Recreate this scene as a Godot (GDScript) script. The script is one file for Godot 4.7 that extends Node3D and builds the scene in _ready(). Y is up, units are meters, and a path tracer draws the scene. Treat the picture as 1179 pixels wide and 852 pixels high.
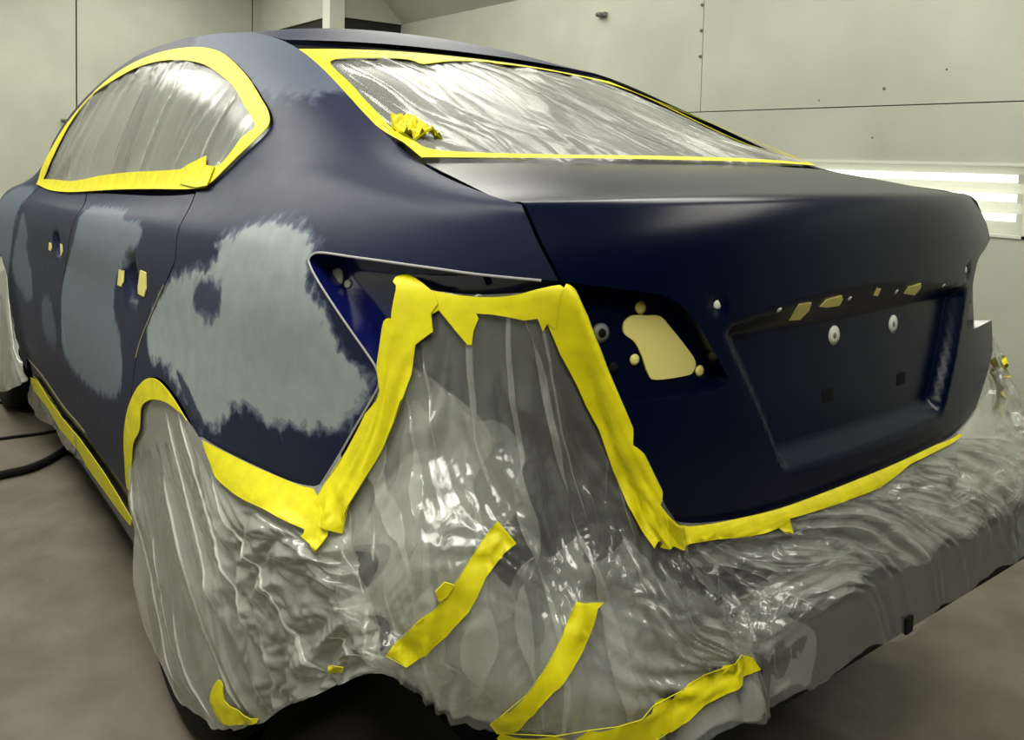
extends Node3D
# A sedan in a paint booth: sanded and primed body, windows, bumper and wheels masked with film and yellow tape.

const NAVY := Color(0.008, 0.032, 0.13)
const SANDED_NAVY := Color(0.055, 0.085, 0.205)
const PRIMER := Color(0.53, 0.57, 0.58)
const CEIL_E := 4.5
const WALL_E := 0.4
# control points of the body, metres; columns run front to rear, rows from sill to roof rail
const SIDE_GRID := [
	[[-0.77, -0.05, -4.1], [-0.8, 0.2, -4.1], [-0.845, 0.4, -4.1], [-0.86, 0.6, -4.1], [-0.85, 0.75, -4.1], [-0.825, 0.85, -4.1], [-0.78, 0.92, -4.1], [-0.72, 0.95, -4.1], [-0.66, 0.965, -4.1], [-0.6, 0.975, -4.1]],
	[[-0.795, -0.05, -3.55], [-0.825, 0.2, -3.55], [-0.86, 0.4, -3.55], [-0.87, 0.6, -3.55], [-0.86, 0.75, -3.55], [-0.84, 0.87, -3.55], [-0.8, 0.955, -3.55], [-0.765, 0.995, -3.55], [-0.735, 1.02, -3.55], [-0.7, 1.04, -3.55]],
	[[-0.8, -0.05, -3.14], [-0.83, 0.2, -3.14], [-0.865, 0.4, -3.14], [-0.87, 0.6, -3.14], [-0.86, 0.77, -3.14], [-0.84, 0.89, -3.14], [-0.79, 0.984, -3.14], [-0.775, 1.04, -3.14], [-0.758, 1.1, -3.14], [-0.728, 1.187, -3.14]],
	[[-0.805, -0.05, -2.5], [-0.835, 0.2, -2.5], [-0.868, 0.4, -2.5], [-0.872, 0.6, -2.5], [-0.86, 0.78, -2.5], [-0.845, 0.91, -2.5], [-0.788, 1, -2.5], [-0.755, 1.13, -2.5], [-0.71, 1.28, -2.5], [-0.655, 1.412, -2.5]],
	[[-0.81, -0.05, -1.85], [-0.84, 0.2, -1.85], [-0.87, 0.4, -1.85], [-0.875, 0.6, -1.85], [-0.865, 0.79, -1.85], [-0.848, 0.93, -1.85], [-0.782, 1.025, -1.85], [-0.74, 1.17, -1.85], [-0.685, 1.34, -1.85], [-0.605, 1.47, -1.85]],
	[[-0.82, -0.05, -1.3], [-0.85, 0.2, -1.3], [-0.885, 0.4, -1.3], [-0.89, 0.6, -1.3], [-0.872, 0.8, -1.3], [-0.848, 0.955, -1.3], [-0.775, 1.05, -1.3], [-0.73, 1.17, -1.3], [-0.665, 1.31, -1.3], [-0.54, 1.42, -1.3]],
	[[-0.825, -0.05, -1], [-0.855, 0.2, -1], [-0.89, 0.4, -1], [-0.893, 0.6, -1], [-0.875, 0.8, -1], [-0.85, 0.965, -1], [-0.775, 1.075, -1], [-0.725, 1.17, -1], [-0.65, 1.265, -1], [-0.555, 1.312, -1]],
	[[-0.815, -0.05, -0.75], [-0.845, 0.2, -0.75], [-0.88, 0.4, -0.75], [-0.885, 0.6, -0.75], [-0.87, 0.8, -0.75], [-0.845, 0.975, -0.75], [-0.775, 1.085, -0.75], [-0.727, 1.135, -0.75], [-0.665, 1.182, -0.75], [-0.588, 1.208, -0.75]],
	[[-0.79, -0.05, -0.53], [-0.82, 0.2, -0.53], [-0.855, 0.4, -0.53], [-0.862, 0.6, -0.53], [-0.85, 0.8, -0.53], [-0.833, 0.975, -0.53], [-0.765, 1.078, -0.53], [-0.725, 1.105, -0.53], [-0.672, 1.125, -0.53], [-0.612, 1.13, -0.53]],
	[[-0.74, -0.05, -0.33], [-0.77, 0.2, -0.33], [-0.8, 0.4, -0.33], [-0.81, 0.6, -0.33], [-0.803, 0.8, -0.33], [-0.785, 0.96, -0.33], [-0.748, 1.045, -0.325], [-0.724, 1.073, -0.32], [-0.694, 1.09, -0.315], [-0.66, 1.096, -0.31]],
	[[-0.44, -0.05, -0.04], [-0.47, 0.2, -0.04], [-0.47, 0.5, -0.045], [-0.51, 0.66, -0.055], [-0.588, 0.82, -0.083], [-0.65, 0.977, -0.116], [-0.668, 1.03, -0.14], [-0.672, 1.055, -0.154], [-0.674, 1.07, -0.164], [-0.67, 1.0795, -0.176]]]
const SIDE_U := [-4.1, -3.55, -3.14, -2.5, -1.85, -1.3, -1, -0.75, -0.53, -0.32, 0]
const SIDE_V := [-0.05, 0.2, 0.4, 0.6, 0.8, 0.96, 1.08, 1.19, 1.31, 1.43]
# boot lid: edge (half width, height, z) and middle (height, z) of each row from window to lower edge
const LID_U := [-1, -0.85, -0.65, -0.4, 0, 0.4, 0.65, 0.85, 1]
const LID_V := [0, 0.18, 0.33, 0.37, 0.41, 0.5, 0.6, 0.73, 0.9]
const LID_EDGE := [[0.6081, 1.1301, -0.5299], [0.6576, 1.0951, -0.3021], [0.669, 1.0821, -0.1942], [0.6672, 1.0782, -0.175], [0.667, 1.0473, -0.1498], [0.6446, 0.9731, -0.1149], [0.602, 0.863, -0.09], [0.552, 0.738, -0.06], [0.485, 0.6, -0.055]]
const LID_MID := [[1.137, -0.42], [1.118, -0.24], [1.098, -0.095], [1.086, -0.06], [1.05, -0.04], [0.96, -0.028], [0.86, -0.024], [0.74, -0.02], [0.57, -0.02]]
const TOP_U := [-1, -0.6, 0, 0.6, 1]
const GLASS_V := [0, 0.2, 0.4, 0.6, 0.8]
const GLASS_EDGE := [[0.54, 1.42, -1.3], [0.5535, 1.335, -1.06], [0.573, 1.253, -0.865], [0.592, 1.185, -0.688], [0.61, 1.132, -0.538]]
const GLASS_MID := [[1.447, -1.36], [1.385, -1.09], [1.305, -0.86], [1.22, -0.64], [1.138, -0.43]]
const ROOF_V := [0, 0.6, 1.2, 1.75, 1.9]
const ROOF_EDGE := [[0.65, 1.41, -2.5], [0.63, 1.45, -2.2], [0.605, 1.47, -1.85], [0.55, 1.437, -1.4], [0.54, 1.42, -1.3]]
const ROOF_MID := [[1.47, -2.65], [1.515, -2.3], [1.527, -1.9], [1.493, -1.47], [1.45, -1.36]]
# masking film: columns round the rear of the car, rows from top to hem
const DRAPE_GRID := [
	[[-0.8226, 0.6344, -0.4473], [-0.848, 0.6284, -0.4373], [-0.872, 0.5727, -0.3665], [-0.874, 0.5209, -0.3143], [-0.868, 0.4799, -0.2685], [-0.858, 0.4571, -0.2406]],
	[[-0.7973, 0.7008, -0.4156], [-0.822, 0.6948, -0.4056], [-0.845, 0.643, -0.2926], [-0.86, 0.5674, -0.2263], [-0.86, 0.5155, -0.2019], [-0.85, 0.4782, -0.205]],
	[[-0.7712, 0.841, -0.3356], [-0.795, 0.835, -0.3256], [-0.815, 0.6923, -0.2687], [-0.84, 0.5938, -0.1908], [-0.84, 0.5125, -0.1774], [-0.825, 0.4548, -0.1941]],
	[[-0.7518, 0.964, -0.3327], [-0.775, 0.958, -0.3227], [-0.79, 0.7428, -0.2438], [-0.82, 0.6155, -0.1654], [-0.82, 0.5041, -0.1616], [-0.8, 0.4315, -0.1866]],
	[[-0.7062, 0.9589, -0.2547], [-0.728, 0.9529, -0.2447], [-0.74, 0.749, -0.1887], [-0.755, 0.6136, -0.124], [-0.765, 0.4897, -0.1057], [-0.755, 0.4011, -0.1389]],
	[[-0.6645, 0.9695, -0.1643], [-0.685, 0.9635, -0.1543], [-0.67, 0.744, -0.1185], [-0.68, 0.5892, -0.0745], [-0.69, 0.4723, -0.0417], [-0.69, 0.3832, -0.0547]],
	[[-0.6256, 0.9784, -0.1547], [-0.645, 0.9724, -0.1097], [-0.585, 0.7137, -0.0815], [-0.59, 0.5724, -0.0224], [-0.585, 0.4544, 0.001], [-0.59, 0.3527, 0.0025]],
	[[-0.585, 0.8695, -0.1302], [-0.6031, 0.8635, -0.0852], [-0.56, 0.6704, -0.0442], [-0.56, 0.5513, -0.0065], [-0.545, 0.4531, 0.01], [-0.545, 0.3623, 0.0243]],
	[[-0.5344, 0.7435, -0.0997], [-0.5509, 0.7375, -0.0547], [-0.535, 0.6154, -0.0211], [-0.53, 0.526, 0.0086], [-0.5, 0.4477, 0.0164], [-0.5, 0.3697, 0.0417]],
	[[-0.4954, 0.6756, -0.0922], [-0.5107, 0.6696, -0.0472], [-0.505, 0.587, -0.011], [-0.49, 0.513, 0.0097], [-0.455, 0.4456, 0.0143], [-0.44, 0.3601, 0.0358]],
	[[-0.4669, 0.6455, -0.0899], [-0.4813, 0.6395, -0.0449], [-0.4463, 0.5777, -0.02], [-0.4156, 0.5131, 0.0018], [-0.3937, 0.455, 0.0173], [-0.3573, 0.3454, 0.03]],
	[[-0.2428, 0.6195, -0.0662], [-0.2503, 0.6135, -0.0212], [-0.2307, 0.5621, -0.0025], [-0.2136, 0.5066, 0.014], [-0.2014, 0.455, 0.0257], [-0.1836, 0.3448, 0.035]],
	[[-0.0044, 0.6222, -0.0597], [-0.0045, 0.6162, -0.0147], [0.0069, 0.5637, 0.0051], [0.017, 0.5073, 0.0223], [0.0241, 0.455, 0.0346], [0.0249, 0.3383, 0.04]],
	[[0.2376, 0.6239, -0.0658], [0.2449, 0.6179, -0.0208], [0.2479, 0.5628, 0.0047], [0.2505, 0.504, 0.027], [0.2523, 0.45, 0.0429], [0.2429, 0.3418, 0.04]],
	[[0.4954, 0.6756, -0.0922], [0.5107, 0.6696, -0.0472], [0.514, 0.587, -0.005], [0.514, 0.513, 0.0257], [0.485, 0.4456, 0.0343], [0.47, 0.3601, 0.0558]],
	[[0.5341, 0.7069, -0.0878], [0.5506, 0.7009, -0.0428], [0.554, 0.5975, -0.0072], [0.57, 0.526, 0.0246], [0.55, 0.4477, 0.0364], [0.55, 0.3697, 0.0617]],
	[[0.5869, 0.7326, -0.0844], [0.6051, 0.7266, -0.0744], [0.61, 0.6854, -0.0577], [0.638, 0.5724, 0.0016], [0.645, 0.4544, 0.031], [0.65, 0.3527, 0.0325]],
	[[0.6617, 0.761, -0.1246], [0.6822, 0.755, -0.1146], [0.688, 0.713, -0.1017], [0.712, 0.5892, -0.0585], [0.73, 0.4723, -0.0217], [0.73, 0.3832, -0.0347]],
	[[0.7172, 0.7652, -0.2015], [0.7394, 0.7592, -0.1915], [0.743, 0.7219, -0.1758], [0.755, 0.6136, -0.124], [0.765, 0.4897, -0.1057], [0.755, 0.4011, -0.1389]],
	[[0.7656, 0.7595, -0.2578], [0.7893, 0.7535, -0.2478], [0.796, 0.7173, -0.2282], [0.82, 0.6155, -0.1654], [0.82, 0.5041, -0.1616], [0.8, 0.4315, -0.1866]]]
const DRAPE_U := [0, 0.1005, 0.149, 0.1879, 0.2651, 0.3582, 0.4635, 0.5035, 0.5455, 0.5876, 0.6624, 0.8649, 1.0956, 1.3292, 1.5929, 1.6504, 1.7358, 1.8327, 1.9147, 1.9918]
const DRAPE_V := [-0.05, 0, 0.18, 0.32, 0.42, 0.5]
const WHEEL_GRID := [
	[[-0.8909, 0.4829, -1.3298], [-0.895, 0.3489, -1.3051], [-0.893, 0.1694, -1.2454], [-0.885, 0.0466, -1.1228], [-0.875, 0.0244, -0.9858]],
	[[-0.8923, 0.584, -1.2344], [-0.897, 0.4394, -1.0935], [-0.9, 0.2672, -0.9774], [-0.893, 0.124, -0.8882], [-0.88, 0.0886, -0.7686]],
	[[-0.8875, 0.6582, -1.0544], [-0.9, 0.5094, -0.8337], [-0.905, 0.3794, -0.6856], [-0.895, 0.2635, -0.6083], [-0.88, 0.2129, -0.5665]],
	[[-0.8877, 0.6197, -0.8195], [-0.9, 0.5382, -0.6194], [-0.9, 0.4511, -0.4884], [-0.885, 0.3722, -0.4246], [-0.875, 0.3409, -0.4066]],
	[[-0.8676, 0.6281, -0.5922], [-0.89, 0.5741, -0.4591], [-0.885, 0.4939, -0.3822], [-0.872, 0.4352, -0.3294], [-0.865, 0.4113, -0.3056]],
	[[-0.8449, 0.6452, -0.4325], [-0.872, 0.5879, -0.3283], [-0.87, 0.5296, -0.2786], [-0.86, 0.4816, -0.2472], [-0.855, 0.472, -0.2095]],
	[[-0.8292, 0.7086, -0.386], [-0.85, 0.6053, -0.2995], [-0.852, 0.5333, -0.2446], [-0.845, 0.4847, -0.2185], [-0.838, 0.4688, -0.1945]]]
const WHEEL_U := [0, 0.2854, 0.5981, 0.8079, 0.9235, 1.0341, 1.0727]
const WHEEL_V := [0, 0.16, 0.33, 0.46, 0.54]
const FRONT_GRID := [
	[[-0.88, 0.6238, -4.0292], [-0.91, 0.3485, -3.675], [-0.91, 0.0557, -3.5751]],
	[[-0.89, 0.6495, -3.4317], [-0.905, 0.4165, -3.1694], [-0.91, 0.158, -3.1432]],
	[[-0.885, 0.5444, -3.2491], [-0.89, 0.3658, -3.0558], [-0.875, 0.2723, -2.8323]]]
# outlines on those surfaces, in their own (along, up) coordinates
const P := {
	"DLO_OUT": [[-3.1719, 1.0804], [-3.1719, 1.0804], [-3.1522, 1.2483], [-2.9841, 1.3543], [-2.7174, 1.3881], [-2.4656, 1.3957], [-2.191, 1.3915], [-1.8746, 1.3903], [-1.6353, 1.3816], [-1.4459, 1.3619], [-1.2438, 1.3234], [-1.0784, 1.2748], [-0.9834, 1.2443], [-0.9546, 1.2157], [-0.9878, 1.1672], [-1.0634, 1.1115], [-1.1102, 1.0813], [-1.1677, 1.0716], [-1.5259, 1.08], [-2.1437, 1.0704], [-2.8288, 1.0545]],
	"DLO_IN": [[-3.0732, 1.1117], [-3.0732, 1.1117], [-2.9701, 1.2283], [-2.8374, 1.3433], [-2.6508, 1.3844], [-2.3879, 1.369], [-2.0904, 1.3641], [-1.8387, 1.3573], [-1.6105, 1.3448], [-1.4549, 1.3291], [-1.2643, 1.2961], [-1.1254, 1.252], [-1.013, 1.2134], [-1.048, 1.1847], [-1.0783, 1.1455], [-1.1309, 1.1222], [-1.3052, 1.1263], [-1.6098, 1.1232], [-2.1274, 1.1132], [-2.5553, 1.1013]],
	"DLO_TAB": [[-1.3212, 1.1342], [-1.2127, 1.1485], [-1.1933, 1.1271], [-1.1283, 1.1201], [-1.107, 1.0729], [-1.1677, 1.0716], [-1.2106, 1.0757], [-1.3213, 1.0889], [-1.355, 1.1258]],
	"LAMP_EDGE": [[-0.0042, 0.9648], [-0.0666, 0.9758], [-0.1498, 0.9869], [-0.2391, 0.9945], [-0.3298, 0.9927], [-0.4217, 0.9839], [-0.4775, 0.9782], [-0.4967, 0.9735], [-0.5043, 0.9645], [-0.4924, 0.9538], [-0.4307, 0.9183], [-0.3756, 0.8818], [-0.3319, 0.8478], [-0.3192, 0.8314], [-0.3166, 0.8161], [-0.3248, 0.7995], [-0.3539, 0.7538], [-0.3843, 0.704], [-0.4179, 0.6548], [-0.4331, 0.6388], [-0.4593, 0.6298], [-0.5198, 0.6232], [-0.6056, 0.617], [-0.7015, 0.6135], [-0.8166, 0.6064]],
	"ARCH": [[-1.4577, 0.2211], [-1.399, 0.3354], [-1.3673, 0.4067], [-1.3502, 0.4707], [-1.3169, 0.533], [-1.2668, 0.5876], [-1.2047, 0.6314], [-1.1442, 0.6564], [-1.0754, 0.6647], [-0.9944, 0.6572], [-0.9354, 0.6459], [-0.8853, 0.6303], [-0.8351, 0.6127], [-0.8166, 0.6064]],
	"DOOR_GAP": [[-1.1994, 1.0665], [-1.1276, 1.0031], [-1.0887, 0.9542], [-1.0656, 0.9019], [-1.1701, 0.8085], [-1.2548, 0.7288], [-1.2901, 0.6692], [-1.2986, 0.6117], [-1.3094, 0.5491]],
	"MID_GAP": [[-2.2602, 1.0695], [-2.1341, 0.9851], [-2.181, 0.8356], [-2.2552, 0.7201], [-2.2283, 0.605], [-2.1491, 0.5223], [-2.0022, 0.4009], [-1.9089, 0.2945]],
	"FRONT_GAP": [[-3.117, 1.069], [-3.2465, 0.9704], [-3.3041, 0.7881], [-3.3246, 0.6479], [-3.3082, 0.5506], [-3.2464, 0.4344], [-3.1774, 0.3391], [-3.0799, 0.2937]],
	"DOOR_BOTTOM": [[-3.0799, 0.2937], [-2.6957, 0.3066], [-2.3229, 0.2887], [-2.0434, 0.2959], [-1.7495, 0.2919], [-1.5132, 0.3002], [-1.3948, 0.2969]],
	"SILL_TAPE": [[-3.078, 0.218], [-3.0511, 0.1701], [-2.7158, 0.1856], [-2.4908, 0.1691], [-2.1489, 0.1917], [-2.0064, 0.1778], [-1.7944, 0.1828], [-1.6346, 0.1875], [-1.4829, 0.1998], [-1.4396, 0.2327], [-1.5897, 0.245], [-1.7392, 0.2525], [-1.933, 0.2527], [-2.0944, 0.2534], [-2.3748, 0.2386], [-2.6158, 0.2411], [-2.8598, 0.2548]],
	"SILL_FILM": [[-3.0922, 0.2075], [-2.8529, 0.2599], [-2.3703, 0.2429], [-1.933, 0.2527], [-1.9768, 0.1847], [-2.0951, 0.1603], [-2.1823, 0.1497], [-2.4468, 0.107], [-2.605, 0.1143], [-2.7077, 0.118], [-3.0361, 0.0483], [-3.2099, 0.0459], [-3.2912, 0.0852]],
	"ARCH_TAPE": [[-1.3541, 0.3467], [-1.399, 0.3354], [-1.3673, 0.4067], [-1.3502, 0.4707], [-1.3169, 0.533], [-1.2668, 0.5876], [-1.2047, 0.6314], [-1.1442, 0.6564], [-1.0754, 0.6647], [-0.9944, 0.6572], [-0.9354, 0.6459], [-0.8862, 0.6334], [-0.9124, 0.6383], [-0.9654, 0.6383], [-1.0159, 0.6361], [-1.0795, 0.6258], [-1.1397, 0.6091], [-1.1883, 0.5801], [-1.1958, 0.5303], [-1.253, 0.4847], [-1.2896, 0.421]],
	"LOWER_TAPE": [[0.8232, 0], [0.876, 0], [0.9219, 0.003], [0.9772, 0.0016], [1.021, 0.0081], [1.0372, 0.0124], [1.0439, 0.0575], [1.0455, 0.0883], [1.0477, 0.1099], [1.0385, 0.1293], [1.0154, 0.1568], [1.0105, 0.1386], [0.9928, 0.1287], [1.0038, 0.109], [0.9563, 0.1097], [0.8825, 0.1011], [0.8483, 0.0877], [0.8224, 0.073], [0.8216, 0.052]],
	"CORNER_TAPE": [[0.1809, -0.0475], [0.19, 0.0157], [0.1785, 0.0473], [0.1515, -0.0318], [0.1542, 0.0658], [0.1482, 0.0632], [0.136, 0.0427], [0.1169, 0.0531], [0.0768, 0.0564], [0.0452, 0.0622], [0.0319, 0.0891], [0.0386, 0.1345], [0.0623, 0.1711], [0.081, 0.1554], [0.0981, 0.1452], [0.1259, 0.1313], [0.147, 0.128], [0.168, 0.1318], [0.1841, 0.1267], [0.1998, 0.1097], [0.2124, 0.0834], [0.2178, 0.0806], [0.2372, 0.0681], [0.2372, 0.0476], [0.2463, 0.0328], [0.2418, 0.0142]],
	"TOP_TAPE": [[0.1809, -0.0475], [0.2245, 0.0112], [0.2467, 0.0109], [0.2733, 0.0119], [0.3024, 0.0121], [0.3387, 0.0105], [0.3907, 0.0046], [0.4518, 0.0019], [0.4569, 0.0075], [0.4144, 0.06], [0.3985, 0.0538], [0.386, 0.0619], [0.3813, 0.0479], [0.3569, 0.0499], [0.3343, 0.0456], [0.3132, 0.0422], [0.2931, 0.0413], [0.2957, 0.048], [0.2875, 0.0633], [0.2839, 0.0768], [0.2783, 0.0771], [0.2629, 0.062], [0.2458, 0.0416], [0.2393, 0.0472], [0.2183, 0.0549], [0.2028, 0.0517]],
	"LID_SIDE_TAPE": [[0.4328, 0.0117], [0.4556, 0.0074], [0.491, -0.05], [0.5096, -0.045], [0.5298, -0.0372], [0.5199, 0.0691], [0.58, -0.05], [0.5513, 0.0842], [0.5712, 0.0748], [0.6488, 0.0395], [0.5869, 0.1258], [0.5699, 0.1294], [0.5345, 0.1802], [0.5387, 0.1607], [0.5205, 0.1921], [0.5119, 0.2156], [0.4996, 0.2055], [0.4882, 0.1837], [0.4758, 0.1593], [0.461, 0.1361], [0.4443, 0.122], [0.4326, 0.1054], [0.4114, 0.0823], [0.3985, 0.0538]],
	"LID_BOTTOM_TAPE": [[0.5509, 0.0878], [0.5708, 0.0771], [0.6393, 0.0378], [0.7202, 0.021], [0.7787, 0.0094], [0.8552, 0.0053], [0.9635, 0.0059], [1.118, 0.0069], [1.2923, 0.006], [1.3902, 0.0179], [1.3956, 0.0322], [1.3248, 0.0309], [1.1847, 0.0341], [1.0745, 0.0789], [0.9539, 0.071], [0.8734, 0.0595], [0.8462, 0.0552], [0.8388, 0.1204], [0.8247, 0.1055], [0.8212, 0.0819], [0.8082, 0.0856], [0.7684, 0.0912], [0.7158, 0.0834], [0.6198, 0.1022], [0.5629, 0.1364]],
	"STRIP_1": [[0.2875, 0.2602], [0.3064, 0.2805], [0.2892, 0.2953], [0.2642, 0.3209], [0.2434, 0.3551], [0.2127, 0.3864], [0.1755, 0.4218], [0.1541, 0.4338], [0.1193, 0.4185], [0.1285, 0.4042], [0.17, 0.375], [0.2048, 0.3528], [0.2242, 0.3293], [0.2441, 0.3037], [0.2694, 0.2771]],
	"STRIP_BIT": [[0.2032, 0.333], [0.2136, 0.3243], [0.2251, 0.3274], [0.2184, 0.3394], [0.2079, 0.3443]],
	"STRIP_2": [[0.3791, 0.326], [0.4181, 0.3263], [0.4069, 0.332], [0.3978, 0.3491], [0.3792, 0.3731], [0.3633, 0.3913], [0.3433, 0.4145], [0.3207, 0.4442], [0.3076, 0.4701], [0.2916, 0.4823], [0.2807, 0.4756], [0.2909, 0.4485], [0.3122, 0.4228], [0.3304, 0.4007], [0.3484, 0.3734], [0.3625, 0.3516]],
	"STRIP_3": [[0.6374, 0.4135], [0.6551, 0.4261], [0.6592, 0.4413], [0.6256, 0.4423], [0.5769, 0.4463], [0.5393, 0.4454], [0.5151, 0.4549], [0.488, 0.4594], [0.4688, 0.463], [0.4358, 0.4691], [0.3662, 0.4856], [0.3194, 0.4896], [0.2931, 0.489], [0.2958, 0.4786], [0.3527, 0.4656], [0.3915, 0.4529], [0.4214, 0.4433], [0.449, 0.4365], [0.466, 0.4263], [0.5047, 0.4199], [0.5468, 0.4052], [0.606, 0.406]],
	"RIGHT_TAPE": [[1.9738, 0.31], [1.6404, 0.0099], [1.9391, 0.3616], [1.9635, 0.3851], [1.9908, 0.3946], [1.9918, 0.377], [1.9813, 0.3593]],
	"WHEEL_TAPE": [[0.5114, 0.447], [0.5234, 0.458], [0.515, 0.48], [0.5422, 0.5016], [0.6224, 0.518], [0.6342, 0.5313], [0.5176, 0.5252], [0.4622, 0.5177], [0.4359, 0.4978], [0.4737, 0.4666]],
	"FILM_TAPE_BIT": [[0.9251, 0.4646], [0.9541, 0.4672], [0.9733, 0.4864], [0.9612, 0.4985], [0.9408, 0.4872], [0.9251, 0.4866]],
	"LID_BOTTOM": [[-0.9973, 0.7311], [-0.9894, 0.7988], [-0.9699, 0.8297], [-0.9223, 0.855], [-0.8277, 0.8617], [-0.69, 0.8631], [-0.4914, 0.8621], [-0.253, 0.8578], [0.0845, 0.856], [0.4641, 0.8584], [0.6923, 0.864], [0.8633, 0.8506]],
	"LID_POCKET": [[-1, 0.494], [-0.9753, 0.494], [-0.9041, 0.5002], [-0.828, 0.5066], [-0.7743, 0.512], [-0.7357, 0.5258], [-0.7018, 0.5537], [-0.6736, 0.5943], [-0.6531, 0.6249], [-0.657, 0.638], [-0.6869, 0.6452], [-0.7394, 0.6478], [-0.8619, 0.6489], [-0.9696, 0.6498], [-1, 0.649]],
	"POCKET_COVER": [[-0.8577, 0.5466], [-0.836, 0.5413], [-0.7966, 0.5421], [-0.7638, 0.544], [-0.7429, 0.5599], [-0.7149, 0.5847], [-0.6946, 0.608], [-0.7081, 0.6225], [-0.7334, 0.6273], [-0.8279, 0.6272], [-0.8447, 0.6176], [-0.8465, 0.5941], [-0.8537, 0.5759], [-0.8739, 0.5642], [-0.8688, 0.5532]],
	"DOT_A": [[-0.809, 0.5312]],
	"DOT_B": [[-0.8684, 0.5977]],
	"DOT_C": [[-0.6861, 0.624]],
	"SOCKET": [[-0.9325, 0.5616]],
	"DARK_DOT": [[-0.9303, 0.6048]],
	"STUD_L": [[-0.147, 0.602]],
	"STUD_R": [[0.1816, 0.6035]],
	"SLOT_L": [[-0.1869, 0.7096]],
	"SLOT_R": [[0.254, 0.718]],
	"SHELF_DOT_A": [[-0.4291, 0.5425]],
	"SHELF_DOT_B": [[-0.1165, 0.5394]],
	"SHELF_DOT_C": [[0.1328, 0.5404]],
	"SHELF_DOT_D": [[0.4334, 0.5463]],
	"SHELF_A": [[-0.3598, 0.5639], [-0.3558, 0.5361], [-0.3037, 0.5358], [-0.2949, 0.551], [-0.3145, 0.565]],
	"SHELF_B": [[-0.2514, 0.5459], [-0.2388, 0.5346], [-0.2129, 0.5329], [-0.1711, 0.5305], [-0.1555, 0.5389], [-0.1566, 0.5495], [-0.2145, 0.5494]],
	"SHELF_C": [[0.0036, 0.5397], [0.0025, 0.5271], [0.0221, 0.5281], [0.0269, 0.5425]],
	"SHELF_D": [[0.1854, 0.5467], [0.1844, 0.5336], [0.209, 0.5333], [0.2498, 0.5307], [0.2692, 0.54], [0.267, 0.5549]],
	"GLASS_IN": [[-0.8993, 0.1436], [-0.9306, 0.3192], [-0.9421, 0.4749], [-0.9562, 0.5804], [-0.9546, 0.688], [-0.9341, 0.7461], [-0.7879, 0.7709], [-0.5405, 0.7805], [-0.1893, 0.7798], [0.229, 0.7784], [0.97, 0.77], [0.985, 0.686], [0.988, 0.57], [0.985, 0.47], [0.98, 0.31], [0.95, 0.1], [0.5, 0.075], [0.1, 0.1], [0.2252, 0.0675], [-0.1575, 0.1271], [-0.3869, 0.1769], [-0.4715, 0.1893], [-0.49, 0.1469], [-0.6586, 0.1301]],
	"CRUMPLE": [[-0.9405, 0.5286], [-0.8865, 0.5111], [-0.8531, 0.527], [-0.8494, 0.5801], [-0.8561, 0.6057], [-0.8363, 0.624], [-0.8404, 0.65], [-0.8858, 0.6614], [-0.9031, 0.6486], [-0.9381, 0.65], [-0.95, 0.6035], [-0.9612, 0.5741]],
	"PATCH_Q": [[-0.864, 0.9629], [-0.8333, 0.9301], [-0.9449, 0.9023], [-1.0749, 0.8678], [-1.1827, 0.8011], [-1.2291, 0.7392], [-1.1868, 0.6904], [-1.0498, 0.6937], [-1.0074, 0.6768], [-0.9101, 0.6641], [-0.8464, 0.6422], [-0.8326, 0.6215], [-0.8158, 0.6422], [-0.7787, 0.6408], [-0.7289, 0.6695], [-0.7068, 0.6964], [-0.667, 0.7104], [-0.62, 0.704], [-0.5463, 0.7038], [-0.4458, 0.7289], [-0.3921, 0.738], [-0.3477, 0.7794], [-0.3278, 0.8184], [-0.3722, 0.8388], [-0.4194, 0.8738], [-0.4487, 0.9018], [-0.4821, 0.9281], [-0.5052, 0.9555], [-0.4933, 0.9806], [-0.5333, 0.9995], [-0.6094, 1.0086], [-0.7222, 1.0003], [-0.7841, 0.98]],
	"PATCH_Q_HOLE": [[-0.9265, 0.8521], [-0.906, 0.8827], [-0.8557, 0.8955], [-0.8005, 0.8895], [-0.7839, 0.8629], [-0.8115, 0.8332], [-0.8641, 0.8284], [-0.9091, 0.8388]],
	"SCRATCH": [[-0.9945, 0.7041], [-0.9603, 0.703], [-0.9067, 0.685], [-0.8416, 0.6582], [-0.8065, 0.6382], [-0.8257, 0.6298], [-0.8766, 0.6509], [-0.9454, 0.6758]],
	"PATCH_D": [[-2.088, 0.9651], [-2.0423, 1.0183], [-1.6837, 1.018], [-1.5835, 0.9831], [-1.4185, 0.9745], [-1.367, 0.9187], [-1.5411, 0.8163], [-1.5502, 0.7333], [-1.4476, 0.6728], [-1.4065, 0.591], [-1.4866, 0.527], [-1.8353, 0.4766], [-2.1536, 0.4835], [-2.2377, 0.5862], [-2.2443, 0.7308], [-2.089, 0.8861]],
	"PATCH_F1": [[-3.1456, 0.9329], [-2.9635, 0.8329], [-2.9934, 0.7662], [-2.8092, 0.6501], [-2.8177, 0.5546], [-3.1927, 0.5859], [-3.3072, 0.6672], [-3.2032, 0.8412]],
	"PATCH_F2": [[-2.573, 0.6153], [-2.4306, 0.6314], [-2.3184, 0.5461], [-2.3219, 0.4857], [-2.4617, 0.4762], [-2.5547, 0.519]],
	"PATCH_C": [[-1.75, 1.55], [-0.85, 1.55], [-0.9272, 1.3892], [-0.8885, 1.3268], [-0.9576, 1.3366], [-0.9495, 1.295], [-1.0329, 1.3071], [-1.0099, 1.2695], [-1.1057, 1.2833], [-1.2074, 1.2984], [-1.3786, 1.3337], [-1.5623, 1.3599], [-1.7438, 1.3738]],
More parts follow.
